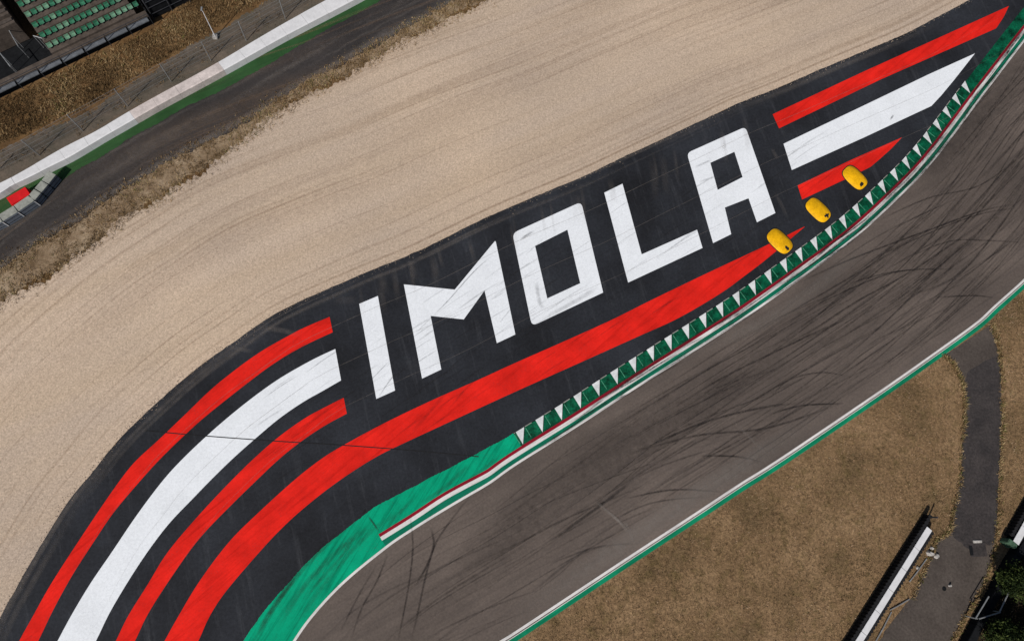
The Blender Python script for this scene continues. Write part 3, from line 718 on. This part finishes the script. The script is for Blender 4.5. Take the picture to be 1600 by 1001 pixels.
# gravelly path behind the wall
back = [P(x, y) for x, y in [(-260, 372), (-120, 314), (0, 262), (100, 208), (200, 155), (300, 100), (400, 42), (480, -8), (560, -56), (690, -128), (830, -200)]]
edge2 = [P(x, y) for x, y in [(-260, 355), (-120, 285), (0, 232), (60, 205), (140, 172), (220, 125), (300, 72), (370, 30), (430, -8), (520, -66), (660, -150), (800, -220)]]
struct(sheet('dusty_path', MT['path'], [[P(x, y + 6) for x, y in [(-260, 400), (0, 300), (200, 190), (400, 76), (560, -20), (830, -160)]] + wob(smooth(catmull(edge2, 8), 2), .35, .7)[::-1]], 0.006, world=True))

# debris fence: posts, cables and mesh
fence = empty('debris_fence'); tag(fence, 'tall wire debris fence behind the pale tyre wall', 'fence')
FP = [(-20, 285), (62, 243), (130, 205), (200, 166), (268, 128), (330, 95), (385, 64), (446, 30), (508, -6), (570, -42)]
fpts = [P(x, y, 0) for x, y in FP]
tops = []
for p in fpts:
    b = MB(); b.bar(p, p + Vector((0, 0, 3.1)), .042, 6); 
    tn = Vector((-.46, .88, 0)) * -1
    o = b.build('post', MT['steel'], fence)
b = MB()
for z in (.9, 1.5, 2.1, 2.7, 3.1):
    for p, q in zip(fpts, fpts[1:]): b.bar(p + Vector((0, 0, z)), q + Vector((0, 0, z)), .009, 4)
b.build('cables', MT['steel'], fence)
b = MB()
for p, q in zip(fpts, fpts[1:]):
    L = (q - p).length; u = (q - p).normalized(); h = 2.2; st = .16; nn = int(L / st)
    for i in range(-int(h / st), nn):
        for sg in (0, 1):
            x0, x1 = i * st, i * st + h; z0, z1 = .9, .9 + h
            if x0 < 0: z0 += -x0; x0 = 0
            if x1 > L: z1 -= x1 - L; x1 = L
            if x1 <= x0: continue
            if sg: x0, x1 = L - x0, L - x1
            a_, c_ = p + u * x0, p + u * x1; w_ = .006
            b.poly([a_ + Vector((0, 0, z0 - w_)), c_ + Vector((0, 0, z1 - w_)), c_ + Vector((0, 0, z1 + w_)), a_ + Vector((0, 0, z0 + w_))])
b.build('wire_mesh', MT['darksteel'], fence)

# slim light pole with a concrete foot behind the fence
lp = empty('light_pole'); lp0 = P(337, 59); lp.location = lp0; tag(lp, 'slim pale pole on a small concrete foot in the dry grass', 'pole')
b = MB(); b.bar((0, 0, 0.3), (-.05, .1, 4.3), .05, 8, .03); b.build('shaft', MT['belt'], lp)
b = MB(); b.box(Vector((0, 0, 0)), Vector((1, 0, 0)), Vector((0, 1, 0)), 0, .32, .5, .5); b.build('concrete_foot', MT['rubble'], lp, .04)
b = MB(); b.box(Vector((-.05, .12, 0)), Vector((0, 1, 0)), Vector((1, 0, 0)), 4.28, 4.38, .45, .16); b.build('lamp_head', MT['steel'], lp, .02)

# ------------------------------------------------------------------ foam barrier blocks at the left edge
TZ = 1.2
FL = [(-34, 378), (-8, 365), (16, 353), (40, 338), (65, 321)]; FB = [(65, 321), (75, 309), (86, 296), (98, 281)]
front = [P(x, y, 0) for x, y in FL + FB[1:]]
names = ['grey foam block cut off by the left frame edge', 'grey foam block second in from the left frame edge', 'grey foam block in front of the red block', 'grey foam block at the bend of the barrier row', 'grey foam block just past the bend, side in shade', 'grey foam block between the bend and the wall end', 'last grey foam block, touching the pale wall']
for i in range(len(front) - 1):
    A, B = front[i], front[i + 1]; u = (B - A).normalized(); n = Vector((-u.y, u.x, 0)); dep = .78; g_ = .025
    root = empty('barrier_block'); root.location = (A + B) / 2; tag(root, names[i], 'barrier block', 'row of grey foam barrier blocks')
    c = n * dep / 2; L = (B - A).length - 2 * g_
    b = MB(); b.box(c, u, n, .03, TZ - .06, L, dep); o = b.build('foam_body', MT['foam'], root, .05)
    b = MB(); b.box(c, u, n, TZ - .06, TZ, L - .02, dep - .02); b.build('pale_cap', MT['foam_top'], root, .02)  # cap paler than the block body
    for z in (.32, .82):
        b = MB(); b.box(c, u, n, z, z + .07, L + .012, dep + .012); b.build('strap', MT['rubber'], root)
    b = MB()
    if i in (1, 2, 3):
        b.box(u * (L / 2 - .05) - n * .012, u, n, .1, TZ - .12, .07, .02); b.build('edge_trim', MT['belt'], root)
# red block behind
rb = [P(x, y, TZ) for x, y in [(15, 307), (39, 293), (43, 304), (17, 320)]]
cx_ = sum(rb, Vector()) / 4; cx_.z = 0; u = (rb[1] - rb[0]).normalized(); n = Vector((-u.y, u.x, 0))
root = empty('barrier_block'); root.location = cx_; tag(root, 'bright red block between the pale wall and the grey blocks', 'barrier block')
b = MB(); b.box(Vector(), u, n, .03, TZ - .1, 1.95, .95); b.build('foam_body', MT['foam_red'], root, .05)
b = MB(); b.box(Vector(), u, n, TZ - .1, TZ, 1.9, .90); b.build('cap', MT['foam_red'], root, .03)

# ------------------------------------------------------------------ grandstand in the upper left corner
DZ = 1.25
p0, p1 = P(0, 145, DZ), P(236, 31, DZ)
ua = (p1 - p0); ua.z = 0; LA = ua.length; ua.normalize(); un = Vector((-ua.y, ua.x, 0)); O = Vector((p0.x, p0.y, 0))
def G(a, n_, z=0): q = O + ua * a + un * n_; return Vector((q.x, q.y, z))
st = empty('grandstand'); tag(st, 'concrete grandstand with stepped rows of green seats behind the fence', 'grandstand')
def gbox(b, a0, a1, n0, n1, z0, z1, mi=0): b.hexa([G(a0, n0, z0), G(a1, n0, z0), G(a1, n1, z0), G(a0, n1, z0)], [G(a0, n0, z1), G(a1, n0, z1), G(a1, n1, z1), G(a0, n1, z1)], mi)
AL, AR = -8.0, LA
def avof(px, py, z): 
    q = P(px, py, z) - O; q.z = 0; return q.dot(ua), q.dot(un)
r1a, r1n = avof(80, 75, DZ + .5); r1b, _ = avof(216, 8, DZ + .5)
dep, rise = .98, .40
va0, va1 = avof(-60, 110, DZ)[0], avof(44, 90, DZ)[0]
b = MB(); gbox(b, AL, AR, .62, r1n - .3, .95, DZ); b.build('walkway', MT['deck'], st)
b = MB(); gbox(b, AL, AR, .5, .60, 0, 1.0); b.build('front_wall', MT['net'], st)
b = MB(); gbox(b, AR, AR + .12, .5, 12, 0, 1.0); b.build('side_wall', MT['net'], st)
npan = 13; pl_ = 2.3; a = AR - .2
while a > AL:
    b = MB(); gbox(b, a - pl_ + .12, a, .0, .50, DZ - .10, DZ + .03); 
    b.build('balustrade_panel', MT['panel'], st, .02); a -= pl_
b = MB()
a = AR
while a > AL: gbox(b, a - .06, a, .02, .08, .3, DZ + .9); a -= pl_
gbox(b, AL, AR, .03, .07, DZ + .86, DZ + .9); b.build('front_rail', MT['darksteel'], st)
NR_ = 12
for r in range(NR_):
    n0 = r1n + r * dep - .3; z = DZ + (r + 1) * rise - .15
    b = MB(); gbox(b, r1a - .3, AR - .9, n0, n0 + dep + .01, .3, z); b.build('step', MT['deck'], st)
# dark entrance void and its stair, then the second bank to the left
va, vn = avof(44, 92, DZ)
b = MB(); gbox(b, AL, r1a - .32, r1n - .28, r1n + 3.2, .02, .25); b.build('entrance_floor', MT['net'], st)  # floor coloured black to imitate the shade inside the void
for r in range(9):
    n0 = r1n + 3.2 + r * dep * .8; z = DZ + (r + 4) * rise
    b = MB(); gbox(b, AL, r1a - 1.4, n0, n0 + dep * .8 + .01, .3, z); b.build('step', MT['deck'], st)
b = MB(); 
for k in range(5): gbox(b, AL, r1a - 1.5, r1n + 3.3 + k * .8 + .2, r1n + 3.3 + k * .8 + .5, DZ + (k + 4) * rise + .02, DZ + (k + 4) * rise + .10)
b.build('bench_slats', MT['access_old'], st)
for (x0, y0), (x1, y1) in (((10, 40), (28, 72)), ((0, 83), (16, 104)), ((52, 56), (66, 60))):
    b = MB(); A_, B_ = P(x0, y0, DZ + 1.0), P(x1, y1, DZ + 1.0); b.bar(A_, B_, .045, 6); 
    for q in (A_, A_.lerp(B_, .5), B_): b.bar(q, Vector((q.x, q.y, .3)), .03, 5)
    b.build('handrail', MT['steel'], st)
# seats: one shell, copied
def seat_mesh():
    b = MB(); sw = .46
    prof = [(.10, .22), (.13, .25), (.26, .235), (.36, .25), (.40, .30), (.43, .50), (.44, .52)]
    for i in range(len(prof) - 1):
        for k in range(3):
            x0, x1 = -sw / 2 + sw * k / 3, -sw / 2 + sw * (k + 1) / 3; c0 = .03 if k == 0 else 0; c1 = .03 if k == 2 else 0
            (ya, za), (yb, zb) = prof[i], prof[i + 1]
            b.poly([Vector((x0, ya, za + c0)), Vector((x1, ya, za + c1)), Vector((x1, yb, zb + c1)), Vector((x0, yb, zb + c0))])
    b.box(Vector((0, .2, 0)), Vector((1, 0, 0)), Vector((0, 1, 0)), 0, .22, .08, .2, 1)
    me = bpy.data.meshes.new('seat'); me.from_pydata(b.v, [], b.f); me.polygons.foreach_set('material_index', b.m); me.update()
    return me
sm_a, sm_b = seat_mesh(), None
sm_a.materials.append(MT['seat']); sm_a.materials.append(MT['darksteel'])
sm_b = sm_a.copy(); sm_b.materials[0] = MT['seat_faded']
mrot = Matrix((ua, un, Vector((0, 0, 1)))).transposed().to_4x4()
cand = []
for r in range(NR_):
    z = DZ + (r + 1) * rise - .15; n0 = r1n + r * dep - .3 + .30; a = r1a
    while a < r1b + .1:
        q = G(a, n0, z); x, y = proj(q + Vector((0, 0, .5)))
        if x > -25 and y > -14: cand.append((r, q))
        a += .60
rnd = random.Random(4)
print('seats', len(cand))
seats = cand
if len(cand) > 100:
    seats = cand[:100]
for r, q in seats:
    o = link('seat', sm_b if rnd.random() < .38 else sm_a, None, st); mm = mrot.copy(); mm.translation = q; o.matrix_world = mm
if len(cand) > 100:
    b = MB(); base = sm_a
    vs = [v.co.copy() for v in base.vertices]; fs = [tuple(p.vertices) for p in base.polygons]; ms = [p.material_index for p in base.polygons]
    for r, q in cand[100:]:
        mm = mrot.copy(); mm.translation = q; k0_ = len(b.v); b.v += [tuple(mm @ v) for v in vs]; b.f += [tuple(k0_ + i for i in f) for f in fs]; b.m += ms
    o = b.build('seats_beyond', [MT['seat'], MT['darksteel']], st); o['kind'] = 'stuff'
# dark scaffold stair tower at the right end
tw = empty('scaffold_tower'); tag(tw, 'black netted scaffold tower against the right end of the grandstand', 'scaffold')
tl = G(AR + .5, 1.2); 
b = MB()
T0, T1, N0, N1, TH = AR + .3, AR + 4.4, .9, 6.5, 2.5
for a_ in (T0, (T0 + T1) / 2, T1):
    for n_ in (N0, (N0 + N1) / 2, N1): b.bar(G(a_, n_, 0), G(a_, n_, TH + .8), .05, 6)
for z in (.8, 1.7, TH, TH + .8):
    for a_ in (T0, T1): b.bar(G(a_, N0, z), G(a_, N1, z), .035, 5)
    for n_ in (N0, N1): b.bar(G(T0, n_, z), G(T1, n_, z), .035, 5)
b.build('frame', MT['darksteel'], tw)
b = MB(); gbox(b, T0 + .1, T1 - .1, N0 + .1, N1 - .1, 0.05, TH - .1); b.build('netting', MT['net'], tw)
for k in range(6):
    b = MB(); gbox(b, T0 + .3 + k * .6, T0 + .75 + k * .6, N0 + .4, N0 + 1.6, TH - .06 + k * .08, TH + k * .08); b.build('tread', MT['darksteel'], tw)

# ------------------------------------------------------------------ grass
def inside(px, py, poly):
    c = np.zeros(px.shape, bool); n = len(poly); j = n - 1
    for i in range(n):
        xi, yi = poly[i]; xj, yj = poly[j]
        if yi != yj: c ^= ((yi > py) != (yj > py)) & (px < (xj - xi) * (py - yi) / (yj - yi) + xi)
        j = i
    return c
def vnoise(x, y, s, seed):
    r_ = np.random.default_rng(seed); g_ = r_.random((64, 64)); u = x * s; v = y * s
    i, j = np.floor(u).astype(int), np.floor(v).astype(int); fu, fv = u - i, v - j; fu = fu * fu * (3 - 2 * fu); fv = fv * fv * (3 - 2 * fv)
    a, b_, c, d_ = g_[i % 64, j % 64], g_[(i + 1) % 64, j % 64], g_[i % 64, (j + 1) % 64], g_[(i + 1) % 64, (j + 1) % 64]
    return (a * (1 - fu) + b_ * fu) * (1 - fv) + (c * (1 - fu) + d_ * fu) * fv
def grass(name, mat, pts, blades, h0, h1, w, spread, label, tint=None):
    n = len(pts) * blades
    bx = np.repeat(pts[:, 0], blades) + rng.normal(0, spread, n); by = np.repeat(pts[:, 1], blades) + rng.normal(0, spread, n)
    hh = rng.uniform(h0, h1, n) * np.repeat(rng.uniform(.6, 1.3, len(pts)), blades); an = rng.uniform(0, 2 * np.pi, n); ln = rng.uniform(.3, 1.2, n) * hh; la = rng.uniform(0, 2 * np.pi, n)
    ww = w * rng.uniform(.6, 1.4, n)
    v = np.zeros((n, 3, 3), np.float32)
    v[:, 0, 0] = bx - np.cos(an) * ww; v[:, 0, 1] = by - np.sin(an) * ww; v[:, 1, 0] = bx + np.cos(an) * ww; v[:, 1, 1] = by + np.sin(an) * ww
    v[:, 2, 0] = bx + np.cos(la) * ln; v[:, 2, 1] = by + np.sin(la) * ln; v[:, 2, 2] = hh; v[:, :2, 2] = .004
    me = bpy.data.meshes.new(name); me.vertices.add(3 * n); me.vertices.foreach_set('co', v.ravel()); me.loops.add(3 * n); me.loops.foreach_set('vertex_index', np.arange(3 * n, dtype=np.int32))
    me.polygons.add(n); me.polygons.foreach_set('loop_start', np.arange(0, 3 * n, 3, dtype=np.int32)); me.polygons.foreach_set('loop_total', np.full(n, 3, dtype=np.int32)); me.update()
    t_ = np.repeat(tint if tint is not None else rng.random(len(pts)), blades) + rng.normal(0, .12, n); t_ = np.clip(t_, 0, 1)
    at_ = me.attributes.new('tint', 'FLOAT', 'FACE'); at_.data.foreach_set('value', t_.astype(np.float32))
    o = link(name, me, mat); tag(o, label, 'grass', kind='stuff'); return o
def scatter(poly, n, keep=None):
    xs = [p.x for p in poly]; ys = [p.y for p in poly]
    X = rng.uniform(min(xs), max(xs), n); Y = rng.uniform(min(ys), max(ys), n)
    k = inside(X, Y, [(p.x, p.y) for p in poly])
    X, Y = X[k], Y[k]
    if keep is not None: q = keep(X, Y); X, Y = X[q], Y[q]
    return np.stack([X, Y], 1)
# strip between service road and gravel
vp = [P(x, y) for x, y in ROAD_LO[1:]] + [P(x, y) for x, y in VERGE_LO[1:]][::-1]
pv = scatter(vp, 60000, lambda x, y: vnoise(x, y, .8, 1) * .7 + vnoise(x, y, .25, 2) * .5 + rng.normal(0, .08, x.shape) > .52)
# spill over both edges
sp = []
for pl, a_, b_ in ((road_lo, -.3, .45), (verge_lo, -.9, .35)):
    S = arclen(pl)
    for _ in range(3000):
        p, t = at(pl, S, random.uniform(0, S[-1])); o_ = random.gauss(0, .42); sp.append((p.x - t.y * o_, p.y + t.x * o_))
pv = np.concatenate([pv, np.array(sp)])
tv = np.clip(.1 + vnoise(pv[:, 0], pv[:, 1], .35, 5) * .8 + rng.normal(0, .2, len(pv)), 0, 1)
grass('dry_grass', MT['tuft'], pv, 7, .04, .20, .028, .12, 'ragged dry grass between the service road and the gravel', tv)
# bank behind the fence
bk = [P(x, y) for x, y in [(-160, 260), (0, 225), (140, 165), (300, 66), (430, -14), (560, -90), (480, -120), (310, -20), (250, 42), (0, 160), (-160, 232)]]
pb = scatter(bk, 70000, lambda x, y: vnoise(x, y, .6, 8) + vnoise(x, y, 2.1, 18) * .6 > .34)
pb2 = scatter([P(x, y) for x, y in [(-60, 300), (100, 226), (300, 114), (500, 0), (440, -20), (250, 90), (0, 228), (-60, 255)]], 2600, lambda x, y: vnoise(x, y, .9, 9) > .5)
pbb = np.concatenate([pb, pb2]); grass('dry_grass', MT['tuft'], pbb, 6, .05, .24, .03, .13, 'brown dry grass on the bank behind the debris fence', np.clip(vnoise(pbb[:, 0], pbb[:, 1], .3, 11) * .75 + rng.normal(0, .2, len(pbb)), 0, 1))
# field inside the bend
fp = [p for p in offset(inner, -1.0) if proj(p)[0] > 640] + [P(1720, 420), P(1720, 1100), P(700, 1100)]
accp = [(p.x, p.y) for p in acc]
pf = scatter(fp, 170000, lambda x, y: ~inside(x, y, accp))
tf = np.clip(vnoise(pf[:, 0], pf[:, 1], .10, 21) * .55 + vnoise(pf[:, 0], pf[:, 1], .5, 22) * .5 - .10 + rng.normal(.0, .24, len(pf)), 0, .99)
grass('field_grass', MT['fieldtuft'], pf, 5, .02, .12, .028, .12, 'parched mown grass inside the bend', tf)
# taller clumps along the access road and the track edge
cl = []
for a_, b_ in zip(ACC[:11] + ACC[:1], ACC[1:12]):
    for _ in range(60): t = random.random(); cl.append((a_[0] + (b_[0] - a_[0]) * t + random.gauss(0, 1.6), a_[1] + (b_[1] - a_[1]) * t + random.gauss(0, 1.6)))
for a_, b_ in zip(ACC[-11:], ACC[-10:]):
    for _ in range(70): t = random.random(); cl.append((a_[0] + (b_[0] - a_[0]) * t + random.gauss(1.5, 2), a_[1] + (b_[1] - a_[1]) * t + random.gauss(0, 1.6)))
cl = [c for c in cl if proj is not None]
pc = np.array([[P(x, y).x, P(x, y).y] for x, y in cl])
grass('field_grass', MT['tuft'], pc, 6, .08, .3, .035, .1, 'taller grass clumps edging the access road', np.clip(rng.normal(.72, .25, len(pc)), 0, 1))

# loose pebbles where the gravel meets the paint
b = MB(); S = arclen(run_up)
for _ in range(2600):
    p, t = at(run_up, S, random.uniform(S[-1] * .05, S[-1] * .95)); o_ = random.gauss(.10, .22); r = random.uniform(.02, .05)
    q = Vector((p.x - t.y * o_, p.y + t.x * o_, .034)); th = random.uniform(0, 6)
    pts = [q + Vector((math.cos(th + k * 2.09) * r, math.sin(th + k * 2.09) * r, 0)) for k in range(3)]; tp = q + Vector((0, 0, r))
    for k in range(3): b.poly([pts[k], pts[(k + 1) % 3], tp])
o = b.build('loose_pebbles', MT['gravel']); tag(o, 'loose pebbles along the gravel edge', 'pebbles', kind='stuff')

# ------------------------------------------------------------------ barriers lower right
def barrier(name, tl, tr, bl, br, z, label, green_cap=False):
    """white-topped barrier; the four corners of the white top in the photo"""
    root = empty(name); A, B, C_, D_ = P(*tl, z), P(*tr, z), P(*bl, z), P(*br, z)
    root.location = ((A.x + B.x) / 2, (A.y + B.y) / 2, 0); tag(root, label, 'barrier')
    o0 = Vector(root.location); ex_ = ((A + B) / 2 - (C_ + D_) / 2); L = ex_.length; ex_.normalize(); n = Vector((-ex_.y, ex_.x, 0)); w = (abs((A - B).dot(n)) + abs((C_ - D_).dot(n))) / 2
    k = 0; s_ = 0.0; seg = 2.4
    while s_ < L - .1:
        e_ = min(s_ + seg, L); c = -ex_ * (s_ + e_) / 2
        b = MB(); b.box(c, ex_, n, z - .05, z + random.uniform(-.004, .004), e_ - s_ - .03, w); b.build('white_cap', MT['belt'], root, .015)
        b = MB(); b.box(c, ex_, n, 0, z - .051, e_ - s_ - .02, w - .06); b.build('core', MT['net'], root)
        s_ = e_
    for sg, nr in ((1, 1), (-1, 1)):
        s_ = .2 if sg < 0 else -1.0
        b = MB(); 
        while s_ < L - .3:
            for kz in range(4):
                c = -ex_ * s_ + n * sg * (w / 2 + .17); rr_ = .19; z0 = kz * .235; N_ = 10
                lo_ = [c + Vector((math.cos(2 * math.pi * i / N_) * rr_, math.sin(2 * math.pi * i / N_) * rr_, z0 + .01)) for i in range(N_)]
                b.hexa(lo_, [p + Vector((0, 0, .21)) for p in lo_])
            s_ += .36
        b.build('tyre_stack_row', MT['rubber'], root)
    b = MB(); b.box(ex_ * 1.25 + n * .1, ex_, n, 0, 1.3, .12, .12); b.build('end_post', MT['darksteel'], root)
    if green_cap:
        b = MB(); b.box(ex_ * .0 - ex_ * L - ex_ * .25 + n * .25, ex_, n, 0, z + .05, .5, .95); b.build('green_end_block', MT['end_green'], root, .06)
    return root
barrier('tyre_barrier', (1447, 824), (1458.5, 826), (1300, 1060), (1312, 1060), 1.0, 'white-capped black tyre barrier in the dry grass beside the access road')
barrier('tyre_barrier', (1664, 700), (1675, 704), (1583, 846), (1592, 850), 1.1, 'short white-capped tyre barrier with a green end, at the right frame edge', True)

# bits beside the barrier: broken concrete, rails
rb_ = random.Random(2)
for x, y, s_, lb in ((1452, 864, .42, 'largest pale chunk of broken concrete by the barrier end'), (1463, 868, .30, 'pale concrete chunk nearest the access road'), (1455, 856, .25, 'small concrete chunk, topmost of the rubble'), (1433, 886, .2, 'small lone chunk further down beside the barrier')):
    p = P(x, y); b = MB(); N_ = 7; lo_ = [Vector((math.cos(2 * math.pi * i / N_) * s_ * rb_.uniform(.6, 1.1), math.sin(2 * math.pi * i / N_) * s_ * rb_.uniform(.5, 1.1), 0)) for i in range(N_)]
    hi_ = [Vector((v.x * rb_.uniform(.5, .8), v.y * rb_.uniform(.5, .8), s_ * rb_.uniform(.5, .9))) for v in lo_]
    b.hexa(lo_, hi_); o = b.build('concrete_chunk', MT['rubble'], None, .02); o.location = (p.x, p.y, .015); tag(o, lb, 'rubble', 'broken concrete beside the white-capped barrier')
for (x0, y0), (x1, y1), lb in (((1447, 872), (1420, 908), 'thin steel rail lying beside the barrier, upper piece'), ((1420, 935), (1390, 952), 'bent pale pipe lying beside the barrier'), ((1392, 955), (1368, 1000), 'long rusty rail beside the barrier, lower piece')):
    a_, c_ = P(x0, y0), P(x1, y1); mid_ = (a_ + c_) / 2; b = MB(); b.bar(a_ - mid_, (c_ - a_) * .1 + Vector((0, 0, .05)), .06, 6); b.bar((c_ - a_) * .1 + Vector((0, 0, .05)), c_ - mid_, .06, 6)
    o = b.build('loose_rail', MT['steel'], None); o.location = (mid_.x, mid_.y, .08); tag(o, lb, 'rail')
# drain pit on the access road
p = P(1524, 853); b = MB(); N_ = 4; ax = Vector((1, 0, 0)); ay = Vector((0, 1, 0))
dp = empty('drain_cover'); dp.location = (p.x, p.y, .02); tag(dp, 'dark square drain cover with a pale kerb stone on the access road', 'drain')
b.box(Vector((.2, -.3, 0)), ax, ay, .002, .03, 1.7, 1.3); b.build('grate', MT['access'], dp)
b = MB(); b.box(Vector((.25, .45, 0)), ax, ay, .0, .10, .95, .28); b.build('kerb_stone', MT['rubble'], dp, .04)
b = MB(); b.box(Vector((-.55, -.35, 0)), ax, ay, .03, .045, .35, .9); b.build('opening', MT['net'], dp)
p = P(1475, 919); b = MB(); b.bar((0, 0, 0), (0, 0, .03), .2, 14); o = b.build('manhole_cover', MT['net'], None); o.location = (p.x, p.y, .016); tag(o, 'small round dark manhole cover on the lower access road', 'manhole')
p = P(1483, 914); b = MB(); b.bar((0, 0, 0), (0, 0, .25), .12, 10, .1); o = b.build('marker_stub', MT['rubble'], None); o.location = (p.x, p.y, .016); tag(o, 'small pale stub beside the round manhole cover', 'marker')

# ------------------------------------------------------------------ trees and hedge lower right
def crown(bm_v, bm_f, tint, c, rx, ry, rz, nclump, leaves, rs, size=.11):
    for _ in range(nclump):
        u = rs.normal(size=3); u /= np.linalg.norm(u); rr_ = rs.uniform(.35, 1.0) ** .6
        cc = np.array([c[0] + u[0] * rx * rr_, c[1] + u[1] * ry * rr_, c[2] + u[2] * rz * rr_]); cr = rs.uniform(.22, .55); tc = rs.uniform(0, 1)
        for _ in range(leaves):
            d_ = rs.normal(size=3) * cr * .5; p_ = cc + d_
            if p_[2] < .1: continue
            a_ = rs.normal(size=3); a_ /= np.linalg.norm(a_); b2 = np.cross(a_, rs.normal(size=3)); b2 /= np.linalg.norm(b2) + 1e-9
            s_ = size * rs.uniform(.6, 1.4); k = len(bm_v)
            bm_v += [tuple(p_ - a_ * s_), tuple(p_ + b2 * s_ * .5), tuple(p_ + a_ * s_), tuple(p_ - b2 * s_ * .5)]; bm_f.append((k, k + 1, k + 2, k + 3)); tint.append(min(1, max(0, tc * .7 + rs.uniform(0, .35))))
def tree(name, x, y, h, rx, ry, label, cat, group, seed, nclump=150, leaves=45):
    rs = np.random.default_rng(seed); p = P(x, y); root = empty(name); root.location = p; tag(root, label, cat, group)
    v, f, t = [], [], []; rz = h * .36; crown(v, f, t, (0, 0, h - rz), rx, ry, rz, nclump, leaves, rs)
    me = bpy.data.meshes.new('crown'); me.from_pydata(v, [], f); me.update(); at_ = me.attributes.new('tint', 'FLOAT', 'FACE'); at_.data.foreach_set('value', t); link('crown', me, MT['leaf'], root)
    b = MB(); b.bar((0, 0, 0), (.1, .05, h * .45), .16, 8, .1)
    for k in range(6):
        th = k * 1.05 + rs.uniform(0, .5); b.bar((.1, .05, h * .4), (math.cos(th) * rx * .6, math.sin(th) * ry * .6, h * rs.uniform(.6, .85)), .07, 6, .025)
    b.build('trunk', MT['bark'], root)
tg = 'trees in the lower right corner'
tree('tree', 1538, 992, 4.2, 1.9, 1.7, 'bushy green tree at the bottom edge right of the access road', 'tree', tg, 31)
tree('tree', 1590, 1040, 5.5, 2.4, 2.2, 'dark tree filling the bottom right corner', 'tree', tg, 32, 200)
tree('tree', 1560, 905, 3.2, 1.3, 1.6, 'small dark tree just below the green barrier end', 'tree', tg, 33, 120)
tree('tree', 1600, 930, 4.6, 1.8, 2.0, 'dark tree against the right frame edge', 'tree', tg, 34, 150)
tree('tree', 1635, 985, 5.5, 2.4, 2.6, 'dark tree beyond the right frame edge, its crown reaching in', 'tree', tg, 35, 220)
tree('tree', 1560, 1110, 7.0, 3.2, 3.0, 'tall tree below the bottom right corner', 'tree', tg, 36, 260)
tree('shrub', 1626, 860, 2.2, 1.3, 1.6, 'low dark shrub behind the short barrier', 'shrub', None, 37, 90)
# black belted wall along the road edge; litter behind is coloured near-black as tree shade
bw = empty('black_wall'); tag(bw, 'black belted wall along the right side of the lower access road', 'barrier')
BW = path([(1590, 838), (1571, 866), (1556, 892), (1541, 922), (1523, 955), (1508, 982), (1486, 1024), (1440, 1110)], 0, 4, 2)
SB = arclen(BW); s_ = 0
while s_ < SB[-1] - .2:
    e_ = min(s_ + 2.0, SB[-1]); p, _ = at(BW, SB, s_ + .01); q, _ = at(BW, SB, e_ - .01); u_ = (q - p).normalized(); n_ = Vector((-u_.y, u_.x, 0))
    b = MB(); b.box((p + q) / 2 + n_ * .35, u_, n_, 0, 1.05 + random.uniform(-.02, .02), (q - p).length, .7); b.build('belt_section', MT['net'], bw, .03); s_ = e_
struct(sheet('shaded_litter', MT['litter'], [BW + [P(1500, 1300), P(1900, 1200), P(1850, 800), P(1640, 800)]], 0.016, world=True))
# broken fence frame among the trees
ff = empty('fence_frame'); tag(ff, 'grey pole frame leaning among the dark trees', 'frame')
for A_, B_ in (((1524, 966), (1545, 931)), ((1530, 966), (1563, 956)), ((1562, 955), (1576, 925))):
    b = MB(); b.bar(P(*A_, 1.6), P(*B_, 1.6), .06, 6); b.build('pole', MT['steel'], ff)
for A_ in ((1527, 966), (1563, 956)):
    b = MB(); q = P(*A_, 1.6); b.bar(q, Vector((q.x, q.y, 0)), .06, 6); b.build('upright', MT['steel'], ff)

# put every hub Empty at the base of its thing
bpy.context.view_layer.update()
for o in [o for o in C.objects if o.parent is None and o.type == 'EMPTY' and o.location.length < 1e-6]:
    pts = [c.matrix_world @ Vector(k) for c in o.children if c.type == 'MESH' for k in c.bound_box]
    c0 = Vector(((min(p.x for p in pts) + max(p.x for p in pts)) / 2, (min(p.y for p in pts) + max(p.y for p in pts)) / 2, 0))
    o.location = c0
    for c in o.children: c.matrix_parent_inverse = Matrix.Translation(-c0)
